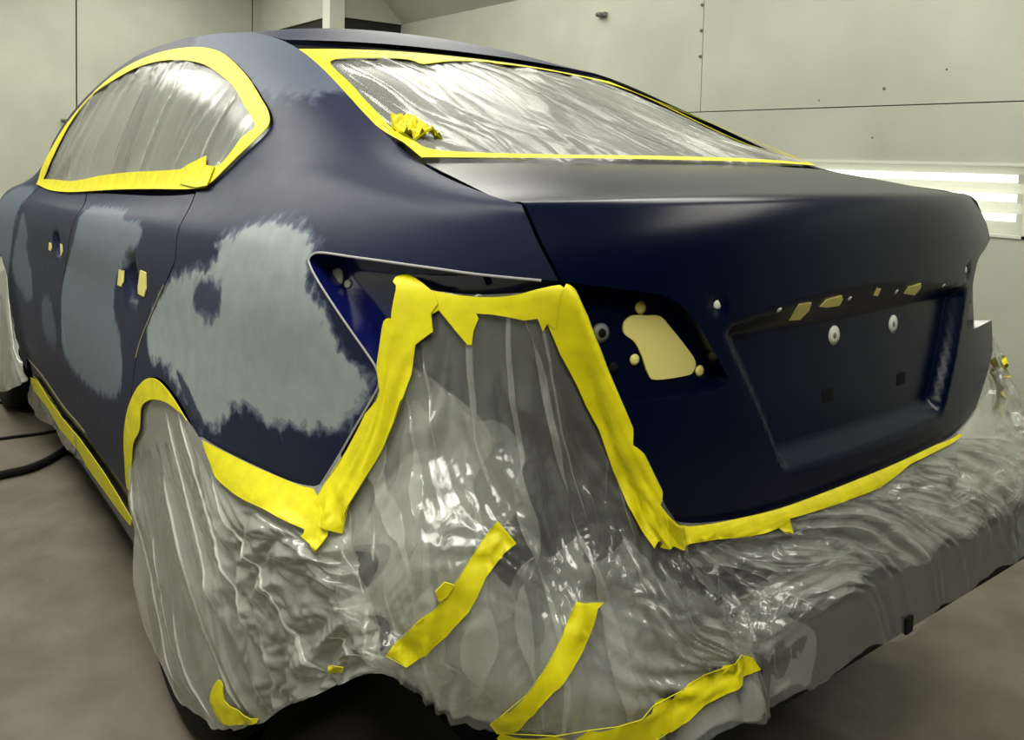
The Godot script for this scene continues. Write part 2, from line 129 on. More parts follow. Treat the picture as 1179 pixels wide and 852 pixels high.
	"PATCH_FF": [[-4.1, 0.55], [-3.6966, 0.4954], [-3.4391, 0.5315], [-3.3705, 0.7109], [-3.3042, 0.9563], [-3.1815, 1.0498], [-3.4418, 1.0877], [-3.83, 1.0693], [-4.1, 0.95]],
	"HANDLE_RA": [[-1.4963, 0.8255]],
	"HANDLE_RB": [[-1.2906, 0.8368]],
	"HANDLE_FA": [[-2.487, 0.8246]],
	"HANDLE_FB": [[-2.2976, 0.8336]],
	"POCKET_HOLE": [[-0.4865, 0.9478]],
	"POCKET_HOLE_B": [[-0.4555, 0.9443]]}

const FLOOR_Y := -0.06
var numbers := {}
var mats := {}
var tucks := {}
var noise_a := FastNoiseLite.new()
var noise_b := FastNoiseLite.new()
var side: Dictionary
var lid: Dictionary
var glass: Dictionary
var roof: Dictionary
var drape: Dictionary
var wheel_film: Dictionary

# ------------------------------------------------------------------ naming
func numbered(called: String) -> String:
	numbers[called] = numbers.get(called, -1) + 1
	return called if numbers[called] == 0 else "%s_%03d" % [called, numbers[called]]

func tag(o: Node3D, label: String, category: String, group := "") -> Node3D:
	o.set_meta("label", label)
	o.set_meta("category", category)
	if group: o.set_meta("group", group)
	return o

func thing(called: String, at: Vector3, label: String, category: String, group := "") -> Node3D:
	var o := Node3D.new()
	o.name = numbered(called)
	add_child(o)
	o.position = at
	return tag(o, label, category, group)

func obj(called: String, m: Mesh, material: Material, parent: Node3D = self) -> MeshInstance3D:
	var o := MeshInstance3D.new()
	o.mesh = m
	o.material_override = material
	o.name = numbered(called) if parent == self else called
	parent.add_child(o, true)
	return o

func struct_part(called: String, m: Mesh, material: Material, parent: Node3D = self) -> MeshInstance3D:
	var o := obj(called, m, material, parent)
	if parent == self: o.set_meta("kind", "structure")
	return o

# ------------------------------------------------------------------ spline surfaces
func spline(t: Array, ys: PackedVector3Array, at: PackedFloat32Array) -> PackedVector3Array:
	var n := t.size()
	var m := PackedVector3Array(); m.resize(n)
	var c := PackedFloat32Array(); c.resize(n)
	for i in range(1, n - 1):
		var h0: float = t[i] - t[i - 1]
		var h1: float = t[i + 1] - t[i]
		var rhs := 6.0 * ((ys[i + 1] - ys[i]) / h1 - (ys[i] - ys[i - 1]) / h0)
		var w := 2.0 * (h0 + h1) - h0 * c[i - 1]
		c[i] = h1 / w
		m[i] = (rhs - h0 * m[i - 1]) / w
	for i in range(n - 2, 0, -1):
		m[i] = m[i] - c[i] * m[i + 1]
	m[0] = Vector3.ZERO
	m[n - 1] = Vector3.ZERO
	var out := PackedVector3Array(); out.resize(at.size())
	var k := 0
	for q in at.size():
		while k < n - 2 and at[q] > t[k + 1]: k += 1
		var h: float = t[k + 1] - t[k]
		var a: float = (t[k + 1] - at[q]) / h
		var b: float = 1.0 - a
		out[q] = a * ys[k] + b * ys[k + 1] + ((a * a * a - a) * m[k] + (b * b * b - b) * m[k + 1]) * h * h / 6.0
	return out

# monotone curve for loose film: never swings past its control points
func soft_curve(t: Array, ys: PackedVector3Array, at: PackedFloat32Array) -> PackedVector3Array:
	var n := t.size()
	var m := PackedVector3Array(); m.resize(n)
	for i in n:
		if i == 0 or i == n - 1:
			var k0 := 0 if i == 0 else n - 2
			m[i] = (ys[k0 + 1] - ys[k0]) / (t[k0 + 1] - t[k0])
			continue
		var h0: float = t[i] - t[i - 1]
		var h1: float = t[i + 1] - t[i]
		var d0 := (ys[i] - ys[i - 1]) / h0
		var d1 := (ys[i + 1] - ys[i]) / h1
		var w1 := 2.0 * h1 + h0
		var w2 := h1 + 2.0 * h0
		for x in 3:
			if d0[x] * d1[x] > 0.0: m[i][x] = (w1 + w2) / (w1 / d0[x] + w2 / d1[x])
	var out := PackedVector3Array(); out.resize(at.size())
	var k := 0
	for q in at.size():
		while k < n - 2 and at[q] > t[k + 1]: k += 1
		var h: float = t[k + 1] - t[k]
		var x: float = (at[q] - t[k]) / h
		var x2 := x * x
		var x3 := x2 * x
		out[q] = (2 * x3 - 3 * x2 + 1) * ys[k] + (x3 - 2 * x2 + x) * h * m[k] + (3 * x2 - 2 * x3) * ys[k + 1] + (x3 - x2) * h * m[k + 1]
	return out

func steps(a: float, b: float, n: int) -> PackedFloat32Array:
	var r := PackedFloat32Array()
	for i in n + 1: r.append(a + (b - a) * i / n)
	return r

func make_surface(grid: Array, ku: Array, kv: Array, du: float, dv: float, outward: float, disp := "", soft := false) -> Dictionary:
	var nu := int(round((ku[-1] - ku[0]) / du))
	var nv := int(round((kv[-1] - kv[0]) / dv))
	var us := steps(ku[0], ku[-1], nu)
	var vs := steps(kv[0], kv[-1], nv)
	var rows := []
	for k in kv.size():
		var line := PackedVector3Array()
		for c in grid: line.append(Vector3(c[k][0], c[k][1], c[k][2]))
		rows.append(soft_curve(ku, line, us) if soft else spline(ku, line, us))
	var pts := PackedVector3Array(); pts.resize((nu + 1) * (nv + 1))
	for i in nu + 1:
		var line := PackedVector3Array()
		for k in kv.size(): line.append(rows[k][i])
		var s := soft_curve(kv, line, vs) if soft else spline(kv, line, vs)
		for j in nv + 1: pts[i * (nv + 1) + j] = s[j]
	var ns := PackedVector3Array(); ns.resize(pts.size())
	for i in nu + 1:
		for j in nv + 1:
			var a := pts[mini(i + 1, nu) * (nv + 1) + j] - pts[maxi(i - 1, 0) * (nv + 1) + j]
			var b := pts[i * (nv + 1) + mini(j + 1, nv)] - pts[i * (nv + 1) + maxi(j - 1, 0)]
			ns[i * (nv + 1) + j] = a.cross(b).normalized() * outward
	return {"p": pts, "n": ns, "nu": nu, "nv": nv, "u0": ku[0], "u1": ku[-1], "v0": kv[0], "v1": kv[-1], "out": outward, "disp": disp, "eu": du * 0.5, "ev": dv * 0.5}

func look(s: Dictionary, which: String, u: float, v: float) -> Vector3:
	var nu: int = s.nu
	var nv: int = s.nv
	var x: float = clampf((u - s.u0) / (s.u1 - s.u0) * nu, 0.0, nu - 0.0001)
	var y: float = clampf((v - s.v0) / (s.v1 - s.v0) * nv, 0.0, nv - 0.0001)
	var i := int(x)
	var j := int(y)
	var t: PackedVector3Array = s[which]
	var a := i * (nv + 1) + j
	return t[a].lerp(t[a + 1], y - j).lerp(t[a + nv + 1].lerp(t[a + nv + 2], y - j), x - i)

func pt(s: Dictionary, u: float, v: float, off := 0.0) -> Vector3:
	var d := off
	match s.disp:
		"side": d += side_relief(u, v)
		"lid": d += lid_relief(u, v)
		"drape_flat": d += drape_folds(u, v)
		"wheel_flat": d += wheel_folds(u, v)
		"drape":
			var q := overlaps(tucks.drape, u, v)
			d += drape_folds(u + q.x, v) + q.y
			u += q.x
		"wheel":
			var q := overlaps(tucks.wheel, u, v)
			d += wheel_folds(u + q.x, v) + q.y
			u += q.x
		"window":
			var q := overlaps(tucks.window, u, v)
			d += window_folds(u + q.x, v) + q.y
			u += q.x
		"glass":
			var q := overlaps(tucks.glass, u * 0.56, v)
			u += q.x / 0.56
			d += glass_folds(u, v) + q.y
		"sunk": d += glass_sink(v)
		"wad": d += glass_sink(v) + 0.012 + 0.016 * noise_a.get_noise_2d(u * 22.0, v * 22.0) + 0.012 * noise_b.get_noise_2d(u * 50.0, v * 50.0)
	var p := look(s, "p", u, v)
	return p if d == 0.0 else p + look(s, "n", u, v) * d

# tucks: places where loose film doubles back over itself. Each runs across u along a leaning line:
# [u at v0, lean, v0, v1, width, bend]
func make_tucks(seed_: int, count: int, u0: float, u1: float, v0: float, v1: float, wide: float, long_: float, lean: float, spread: float) -> Array:
	var r := RandomNumberGenerator.new()
	r.seed = seed_
	var out := []
	for k in count:
		var from := lerpf(v0, v1, pow(r.randf(), 1.6) * 0.8)
		out.append([lerpf(u0, u1, (k + r.randf()) / count), lean + r.randf_range(-spread, spread), from, minf(v1, from + (v1 - v0) * long_ * r.randf_range(0.4, 1.2)), wide * r.randf_range(0.5, 1.3), r.randf_range(-0.08, 0.08), r.randf_range(0.0, 9.0)])
	return out

func overlaps(list: Array, u: float, v: float) -> Vector2:
	var shift := 0.0
	var lift := 0.0
	for t in list:
		if v < t[2] - 0.02 or v > t[3] + 0.02: continue
		var w: float = t[4] * sstep((v - t[2] + 0.02) / 0.06) * sstep((t[3] + 0.02 - v) / 0.08)
		if w < 0.0006: continue
		var c: float = t[0] + t[1] * (v - t[2]) + t[5] * (v - t[2]) * (v - t[2]) * 4.0 + 0.006 * sin(v * 23.0 + t[6])
		var x: float = (u - c) / w
		if absf(x) > 3.0: continue
		var e := exp(-x * x)
		shift -= 1.9 * w * x * e
		lift += (0.25 * w + 0.0012) * x * e + 0.35 * w * e
	return Vector2(shift, clampf(lift, -0.004, 0.005))

func nrm(s: Dictionary, u: float, v: float) -> Vector3:
	if s.disp == "": return look(s, "n", u, v).normalized()
	var a: float = s.eu
	var b: float = s.ev
	var n := (pt(s, u + a, v) - pt(s, u - a, v)).cross(pt(s, u, v + b) - pt(s, u, v - b)) * float(s.out)
	return n.normalized() if n.length() > 1e-12 else look(s, "n", u, v)

# dense outline through control points; a point given twice is a corner
func smooth(c: Array, closed := true, per := 4) -> PackedVector2Array:
	var r := PackedVector2Array()
	var n := c.size()
	for i in (n if closed else n - 1):
		var p := []
		for k in [-1, 0, 1, 2]:
			var q: int = posmod(i + k, n) if closed else clampi(i + k, 0, n - 1)
			p.append(Vector2(c[q][0], c[q][1]))
		if p[1].distance_to(p[2]) < 1e-5: continue
		for s in per: r.append(p[1].cubic_interpolate(p[2], p[0], p[3], float(s) / per))
	if not closed: r.append(Vector2(c[-1][0], c[-1][1]))
	return r

func plain_poly(c: Array) -> PackedVector2Array:
	var r := PackedVector2Array()
	for q in c: r.append(Vector2(q[0], q[1]))
	return r

func mirrored(p: PackedVector2Array) -> PackedVector2Array:
	var r := PackedVector2Array()
	for q in p: r.append(Vector2(-q.x, q.y))
	r.reverse()
	return r

# a panel: the part of a surface inside an outline, with returned edges
# flip_x mirrors it to the other side of the car
func panel(s: Dictionary, outline: PackedVector2Array, holes: Array, cell: Vector2, off := 0.0, edge := 0.012, flip_x := false, uv := false, inset := 0.0) -> ArrayMesh:
	var outer := outline
	if inset > 0.0:
		var got := Geometry2D.offset_polygon(outline, -inset)
		if got.size() > 0: outer = got[0]
	if Geometry2D.is_polygon_clockwise(outer): outer.reverse()
	var lo := outer[0]
	var hi := outer[0]
	for q in outer:
		lo = lo.min(q)
		hi = hi.max(q)
	var pieces: Array[PackedVector2Array] = []
	var i0 := int(floor(lo.x / cell.x))
	var i1 := int(ceil(hi.x / cell.x))
	var j0 := int(floor(lo.y / cell.y))
	var j1 := int(ceil(hi.y / cell.y))
	for i in range(i0, i1):
		# a column strip first, then its cells: keeps clipping cheap
		var strip := PackedVector2Array([Vector2(i * cell.x, lo.y - 1), Vector2((i + 1) * cell.x, lo.y - 1), Vector2((i + 1) * cell.x, hi.y + 1), Vector2(i * cell.x, hi.y + 1)])
		var parts := Geometry2D.intersect_polygons(strip, outer)
		for h in holes:
			var left: Array[PackedVector2Array] = []
			for p in parts: left.append_array(Geometry2D.clip_polygons(p, h))
			parts = left
		for p in parts:
			var plo := p[0].y
			var phi := p[0].y
			for q in p:
				plo = minf(plo, q.y)
				phi = maxf(phi, q.y)
			for j in range(int(floor(plo / cell.y)), int(ceil(phi / cell.y))):
				var box := PackedVector2Array([Vector2(i * cell.x, j * cell.y), Vector2((i + 1) * cell.x, j * cell.y), Vector2((i + 1) * cell.x, (j + 1) * cell.y), Vector2(i * cell.x, (j + 1) * cell.y)])
				pieces.append_array(Geometry2D.intersect_polygons(p, box))
	var st := SurfaceTool.new()
	st.begin(Mesh.PRIMITIVE_TRIANGLES)
	var sx := -1.0 if flip_x else 1.0
	var first := 0
	for p in pieces:
		if p.size() < 3: continue
		var tris := Geometry2D.triangulate_polygon(p)
		if tris.is_empty(): continue
		for q in p:
			var n := nrm(s, q.x, q.y)
			var w := pt(s, q.x, q.y, off)
			n.x *= sx
			w.x *= sx
			st.set_normal(n)
			if uv: st.set_uv(Vector2((q.x + 4.1) / 4.1, (1.43 - q.y) / 1.48))
			st.add_vertex(w)
		for k in range(0, tris.size(), 3):
			var a: Vector2 = p[tris[k]]
			var b: Vector2 = p[tris[k + 1]]
			var c: Vector2 = p[tris[k + 2]]
			var ccw: bool = (b - a).cross(c - a) > 0.0
			# clockwise seen from outside
			if (ccw == (float(s.out) > 0.0)) != flip_x:
				st.add_index(first + tris[k]); st.add_index(first + tris[k + 2]); st.add_index(first + tris[k + 1])
			else:
				st.add_index(first + tris[k]); st.add_index(first + tris[k + 1]); st.add_index(first + tris[k + 2])
		first += p.size()
	if edge > 0.0:
		var rims: Array = [outer]
		rims.append_array(holes)
		for rim in rims:
			for i in rim.size():
				var a: Vector2 = rim[i]
				var b: Vector2 = rim[(i + 1) % rim.size()]
				if a.distance_to(b) < 1e-6: continue
				var q := [pt(s, a.x, a.y, off), pt(s, b.x, b.y, off), pt(s, b.x, b.y, off - edge), pt(s, a.x, a.y, off - edge)]
				for k in 4: q[k].x *= sx
				var mid := (a + b) * 0.5
				var na := nrm(s, mid.x, mid.y)
				na.x *= sx
				var n: Vector3 = (q[1] - q[0]).cross(na).normalized() * sx
				for k in 4:
					st.set_normal(n)
					if uv: st.set_uv(Vector2((a.x + 4.1) / 4.1, (1.43 - a.y) / 1.48))
					st.add_vertex(q[k])
				for k in ([0, 2, 1, 0, 3, 2] if flip_x else [0, 1, 2, 0, 2, 3]): st.add_index(first + k)
				first += 4
	return st.commit()

# the wall of a pocket: from an outline at one offset to the same outline at another
func pocket_wall(s: Dictionary, line: PackedVector2Array, from: float, to: float, closed: bool, flip_x := false) -> ArrayMesh:
	var st := SurfaceTool.new()
	st.begin(Mesh.PRIMITIVE_TRIANGLES)
	var sx := -1.0 if flip_x else 1.0
	var first := 0
	for i in (line.size() if closed else line.size() - 1):
		var a := line[i]
		var b := line[(i + 1) % line.size()]
		var q := [pt(s, a.x, a.y, from), pt(s, b.x, b.y, from), pt(s, b.x, b.y, to), pt(s, a.x, a.y, to)]
		for k in 4: q[k].x *= sx
		var n: Vector3 = (q[3] - q[0]).cross(q[1] - q[0]).normalized() * sx
		for k in 4:
			st.set_normal(n)
			st.add_vertex(q[k])
		for k in ([0, 2, 1, 0, 3, 2] if flip_x else [0, 1, 2, 0, 2, 3]): st.add_index(first + k)
		first += 4
	return st.commit()

# a ribbon along an open line on a surface
func line_ribbon(s: Dictionary, line: PackedVector2Array, width: float, off: float, closed := false, flip_x := false) -> ArrayMesh:
	var st := SurfaceTool.new()
	st.begin(Mesh.PRIMITIVE_TRIANGLES)
	var sx := -1.0 if flip_x else 1.0
	var n := line.size()
	for i in n:
		var a := line[posmod(i - 1, n) if closed else maxi(i - 1, 0)]
		var b := line[posmod(i + 1, n) if closed else mini(i + 1, n - 1)]
		var c := line[i]
		var p := pt(s, c.x, c.y, off)
		var nn := nrm(s, c.x, c.y)
		var d := (pt(s, b.x, b.y, off) - pt(s, a.x, a.y, off)).normalized()
		var across := d.cross(nn).normalized() * width * 0.5
		for k in [[-1.0, -0.0008], [-0.5, 0.0008], [0.5, 0.0008], [1.0, -0.0008]]:
			var w: Vector3 = p + across * k[0] + nn * k[1]
			var m: Vector3 = (nn + across.normalized() * k[0] * 0.8).normalized()
			st.set_normal(Vector3(m.x * sx, m.y, m.z))
			st.add_vertex(Vector3(w.x * sx, w.y, w.z))
	for i in (n if closed else n - 1):
		for k in 3:
			var a := i * 4 + k
			var b := ((i + 1) % n) * 4 + k
			for x in ([a, a + 1, b, a + 1, b + 1, b] if flip_x else [a, b, a + 1, a + 1, b, b + 1]): st.add_index(x)
	return st.commit()

# a sheet: a surface laid out as a regular net, optionally with a ragged lower edge
func sheet(s: Dictionary, nu: int, nv: int, off := 0.0, ragged := 0.0, u_from := 0.0, u_to := 1.0, v_from := 0.0, v_to := 1.0, ragged_top := 0.0, ragged_u := 0.0) -> ArrayMesh:
	var p := PackedVector3Array(); p.resize((nu + 1) * (nv + 1))
	for i in nu + 1:
		var u: float = lerpf(s.u0, s.u1, lerpf(u_from, u_to, float(i) / nu))
		var cut := 1.0 - ragged * (0.5 + 0.6 * noise_a.get_noise_2d(u * 6.0, 31.0) + 0.12 * noise_b.get_noise_2d(u * 22.0, 7.0))
		var top := v_from + ragged_top * (noise_a.get_noise_2d(u * 5.0, 77.0) + 0.3 * noise_b.get_noise_2d(u * 19.0, 70.0))
		for j in nv + 1:
			var v: float = lerpf(maxf(s.v0, 0.0), s.v1, lerpf(top, v_to, float(j) / nv) * cut)
			var wob := 0.0
			if ragged_u > 0.0: wob = ragged_u * (noise_b.get_noise_2d(v * 9.0, 12.0) * (1.0 - float(i) / nu) + noise_a.get_noise_2d(v * 8.0, 60.0) * float(i) / nu)
			p[i * (nv + 1) + j] = pt(s, u + wob, v, off)
	return net(p, nu, nv, float(s.out))

func net(p: PackedVector3Array, nu: int, nv: int, outward: float) -> ArrayMesh:
	var ns := PackedVector3Array(); ns.resize(p.size())
	var uv := PackedVector2Array(); uv.resize(p.size())
	var idx := PackedInt32Array()
	for i in nu + 1:
		for j in nv + 1:
			var a := p[mini(i + 1, nu) * (nv + 1) + j] - p[maxi(i - 1, 0) * (nv + 1) + j]
			var b := p[i * (nv + 1) + mini(j + 1, nv)] - p[i * (nv + 1) + maxi(j - 1, 0)]
			ns[i * (nv + 1) + j] = a.cross(b).normalized() * outward
			uv[i * (nv + 1) + j] = Vector2(float(i) / nu, float(j) / nv)
			if i < nu and j < nv:
				var q := i * (nv + 1) + j
				var r := q + nv + 1
				if outward > 0.0: idx.append_array([q, q + 1, r, r, q + 1, r + 1])
				else: idx.append_array([q, r, q + 1, r, r + 1, q + 1])
	var arr := []
	arr.resize(Mesh.ARRAY_MAX)
	arr[Mesh.ARRAY_VERTEX] = p
	arr[Mesh.ARRAY_NORMAL] = ns
	arr[Mesh.ARRAY_TEX_UV] = uv
	arr[Mesh.ARRAY_INDEX] = idx
	var m := ArrayMesh.new()
	m.add_surface_from_arrays(Mesh.PRIMITIVE_TRIANGLES, arr)
	return m

# ------------------------------------------------------------------ plain solids
func box_into(st: SurfaceTool, lo: Vector3, hi: Vector3) -> void:
	var c := [Vector3(lo.x, lo.y, lo.z), Vector3(hi.x, lo.y, lo.z), Vector3(hi.x, hi.y, lo.z), Vector3(lo.x, hi.y, lo.z), Vector3(lo.x, lo.y, hi.z), Vector3(hi.x, lo.y, hi.z), Vector3(hi.x, hi.y, hi.z), Vector3(lo.x, hi.y, hi.z)]
	for f in [[0, 1, 2, 3, Vector3(0, 0, -1)], [5, 4, 7, 6, Vector3(0, 0, 1)], [4, 0, 3, 7, Vector3(-1, 0, 0)], [1, 5, 6, 2, Vector3(1, 0, 0)], [3, 2, 6, 7, Vector3(0, 1, 0)], [4, 5, 1, 0, Vector3(0, -1, 0)]]:
		for k in [0, 1, 2, 0, 2, 3]:
			st.set_normal(f[4])
			st.add_vertex(c[f[k]])

func boxes(list: Array) -> ArrayMesh:
	var st := SurfaceTool.new()
	st.begin(Mesh.PRIMITIVE_TRIANGLES)
	for b in list: box_into(st, b[0], b[1])
	return st.commit()

# a tube through points
func tube(line: Array, r: float, sides := 10) -> ArrayMesh:
	var st := SurfaceTool.new()
	st.begin(Mesh.PRIMITIVE_TRIANGLES)
	var n := line.size()
	for i in n:
		var d: Vector3 = (line[mini(i + 1, n - 1)] - line[maxi(i - 1, 0)]).normalized()
		var a := d.cross(Vector3.UP if absf(d.y) < 0.9 else Vector3.RIGHT).normalized()
		var b := a.cross(d)
		for k in sides + 1:
			var t := TAU * k / sides
			var q := a * cos(t) + b * sin(t)
			st.set_normal(q)
			st.add_vertex(line[i] + q * r)
	for i in n - 1:
		for k in sides:
			var q := i * (sides + 1) + k
			for x in [q, q + 1, q + sides + 1, q + 1, q + sides + 2, q + sides + 1]: st.add_index(x)
	for cap in [0, n - 1]:
		var d2: Vector3 = (line[mini(cap + 1, n - 1)] - line[maxi(cap - 1, 0)]).normalized() * (-1.0 if cap == 0 else 1.0)
		var centre := n * (sides + 1) + (0 if cap == 0 else sides + 2)
		st.set_normal(d2)
		st.add_vertex(line[cap])
		var a2 := d2.cross(Vector3.UP if absf(d2.y) < 0.9 else Vector3.RIGHT).normalized()
		var b2 := a2.cross(d2)
		for k in sides + 1:
			st.set_normal(d2)
			st.add_vertex(line[cap] + (a2 * cos(TAU * k / sides) + b2 * sin(TAU * k / sides)) * r)
		for k in sides:
			for x in [centre, centre + 1 + k, centre + 2 + k]: st.add_index(x)
	return st.commit()

# a lathed solid about the x axis: profile of (x, radius)
func lathe_x(profile: Array, at: Vector3, sides := 48) -> ArrayMesh:
	var p := PackedVector3Array()
	var n := profile.size()
	for i in sides + 1:
		var t := TAU * i / sides
		for q in profile: p.append(at + Vector3(q[0], cos(t) * q[1], sin(t) * q[1]))
	return net(p, sides, n - 1, 1.0)

# a disc or blob lying on a surface, domed
func dot_on(s: Dictionary, c: Vector2, r: float, off: float, dome: float, flip_x := false, sides := 20) -> ArrayMesh:
	var st := SurfaceTool.new()
	st.begin(Mesh.PRIMITIVE_TRIANGLES)
	var o := pt(s, c.x, c.y, off)
	var n := nrm(s, c.x, c.y)
	var a := n.cross(Vector3.UP).normalized()
	var b := a.cross(n)
	var sx := Vector3(-1.0 if flip_x else 1.0, 1, 1)
	st.set_normal(n * sx)
	st.add_vertex((o + n * dome) * sx)
	for ring in [[0.75, 1.0, 0.25], [1.25, 0.4, 0.9], [1.0, -1.0, 1.0]]:
		for k in sides:
			var q := a * cos(TAU * k / sides) + b * sin(TAU * k / sides)
			st.set_normal((n * (1.0 - ring[2]) + q * ring[2]).normalized() * sx)
			st.add_vertex((o + q * r * ring[0] + n * dome * ring[1]) * sx)
	for k in sides:
		var k2 := (k + 1) % sides
		for x in ([0, 1 + k2, 1 + k] if flip_x else [0, 1 + k, 1 + k2]): st.add_index(x)
		for ring in 2:
			var x0 := 1 + ring * sides
			for x in ([x0 + k, x0 + k2, x0 + sides + k, x0 + k2, x0 + sides + k2, x0 + sides + k] if flip_x else [x0 + k, x0 + sides + k, x0 + k2, x0 + k2, x0 + sides + k, x0 + sides + k2]): st.add_index(x)
	return st.commit()

# ------------------------------------------------------------------ materials
func std(color: Color, rough: float, spec := 0.5) -> StandardMaterial3D:
	var m := StandardMaterial3D.new()
	m.albedo_color = color
	m.roughness = rough
	m.metallic_specular = spec
	return m

func noise_tex(freq: float, seed_: int, size := 512, octaves := 4) -> NoiseTexture2D:
	var n := FastNoiseLite.new()
	n.seed = seed_
	n.frequency = freq
	n.fractal_octaves = octaves
	var t := NoiseTexture2D.new()
	t.width = size
	t.height = size
	t.seamless = true
	t.noise = n
	return t

func ramp_tex(freq: float, seed_: int, a: Color, b: Color, size := 512, octaves := 5) -> NoiseTexture2D:
	var t := noise_tex(freq, seed_, size, octaves)
	var g := Gradient.new()
	g.set_color(0, a)
	g.set_color(1, b)
	t.color_ramp = g
	return t

func film_mat(alpha: float, rough: float, gloss := 0.62) -> StandardMaterial3D:
	var m := std(Color(0.90, 0.91, 0.88, alpha), rough, gloss)
	m.transparency = BaseMaterial3D.TRANSPARENCY_ALPHA
	m.cull_mode = BaseMaterial3D.CULL_DISABLED
	return m

func make_materials() -> void:
	mats.navy = std(NAVY, 0.24, 0.33)
	mats.sanded = std(SANDED_NAVY, 0.5, 0.36)
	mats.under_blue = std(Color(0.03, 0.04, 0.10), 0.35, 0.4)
	mats.gloss_blue = std(Color(0.05, 0.07, 0.29), 0.12, 0.55)
	mats.black = std(Color(0.03, 0.03, 0.032), 0.75, 0.3)
	mats.rubber = std(Color(0.045, 0.045, 0.045), 0.8, 0.3)
	mats.dark_glass = std(Color(0.10, 0.105, 0.105), 0.2, 0.35)
	mats.pale_edge = std(Color(0.62, 0.61, 0.62), 0.45, 0.5)
	mats.undercoat = std(Color(0.55, 0.53, 0.42), 0.5, 0.4)
	mats.steel = std(Color(0.42, 0.43, 0.43), 0.4, 0.5)
	mats.white_plastic = std(Color(0.80, 0.81, 0.76), 0.5, 0.5)
	mats.foam = std(Color(0.06, 0.06, 0.062), 0.85, 0.3)
	var t := std(Color(1, 1, 1), 0.55, 0.45)
	t.albedo_texture = ramp_tex(0.012, 9, Color(0.78, 0.74, 0.01), Color(0.90, 0.86, 0.03), 256, 4)
	t.uv1_triplanar = true
	t.uv1_world_triplanar = true
	t.uv1_scale = Vector3(5, 5, 5)
	t.heightmap_enabled = true
	t.heightmap_texture = noise_tex(0.012, 12, 512, 3)
	t.heightmap_scale = 0.08
	mats.tape = t
	var pt_ := std(Color(0.87, 0.83, 0.50), 0.6, 0.4)
	mats.pale_tape = pt_
	mats.film = film_mat(0.11, 0.13)
	mats.mid_film = film_mat(0.15, 0.14)
	mats.thick_film = film_mat(0.30, 0.16)
	mats.window_film = film_mat(0.22, 0.25, 0.3)
	mats.rear_film = film_mat(0.16, 0.25, 0.33)
	var w := std(Color(1, 1, 1), 0.55, 0.4)
	w.albedo_texture = ramp_tex(0.006, 3, Color(0.62, 0.63, 0.575), Color(0.68, 0.69, 0.635), 512, 5)
	w.uv1_triplanar = true
	w.uv1_world_triplanar = true
	w.uv1_scale = Vector3(0.45, 0.45, 0.45)
	mats.wall = w
	mats.trim_white = std(Color(0.78, 0.79, 0.74), 0.5, 0.4)
	mats.seam = std(Color(0.40, 0.41, 0.37), 0.7, 0.3)
	mats.near_black = std(Color(0.09, 0.09, 0.085), 0.7, 0.3)
	mats.dark_panel = std(Color(0.16, 0.16, 0.145), 0.6, 0.3)
	var f := std(Color(1, 1, 1), 0.62, 0.35)
	f.albedo_texture = ramp_tex(0.008, 21, Color(0.32, 0.302, 0.262), Color(0.42, 0.398, 0.35), 1024, 6)
	f.uv1_triplanar = true
	f.uv1_world_triplanar = true
	f.uv1_scale = Vector3(0.5, 0.5, 0.5)
	f.heightmap_enabled = true
	f.heightmap_texture = noise_tex(0.05, 4, 512, 4)
	f.heightmap_scale = 0.15
	mats.floor = f
	var glow := std(Color(1, 1, 1), 0.4)
	glow.emission_enabled = true
	glow.emission = Color(1.0, 0.99, 0.93)
	glow.emission_energy_multiplier = 2.6
	mats.tube_glow = glow
	mats.diffuser_glow = glow.duplicate()
	mats.diffuser_glow.emission_energy_multiplier = 1.5
	mats.body_side = side_paint()

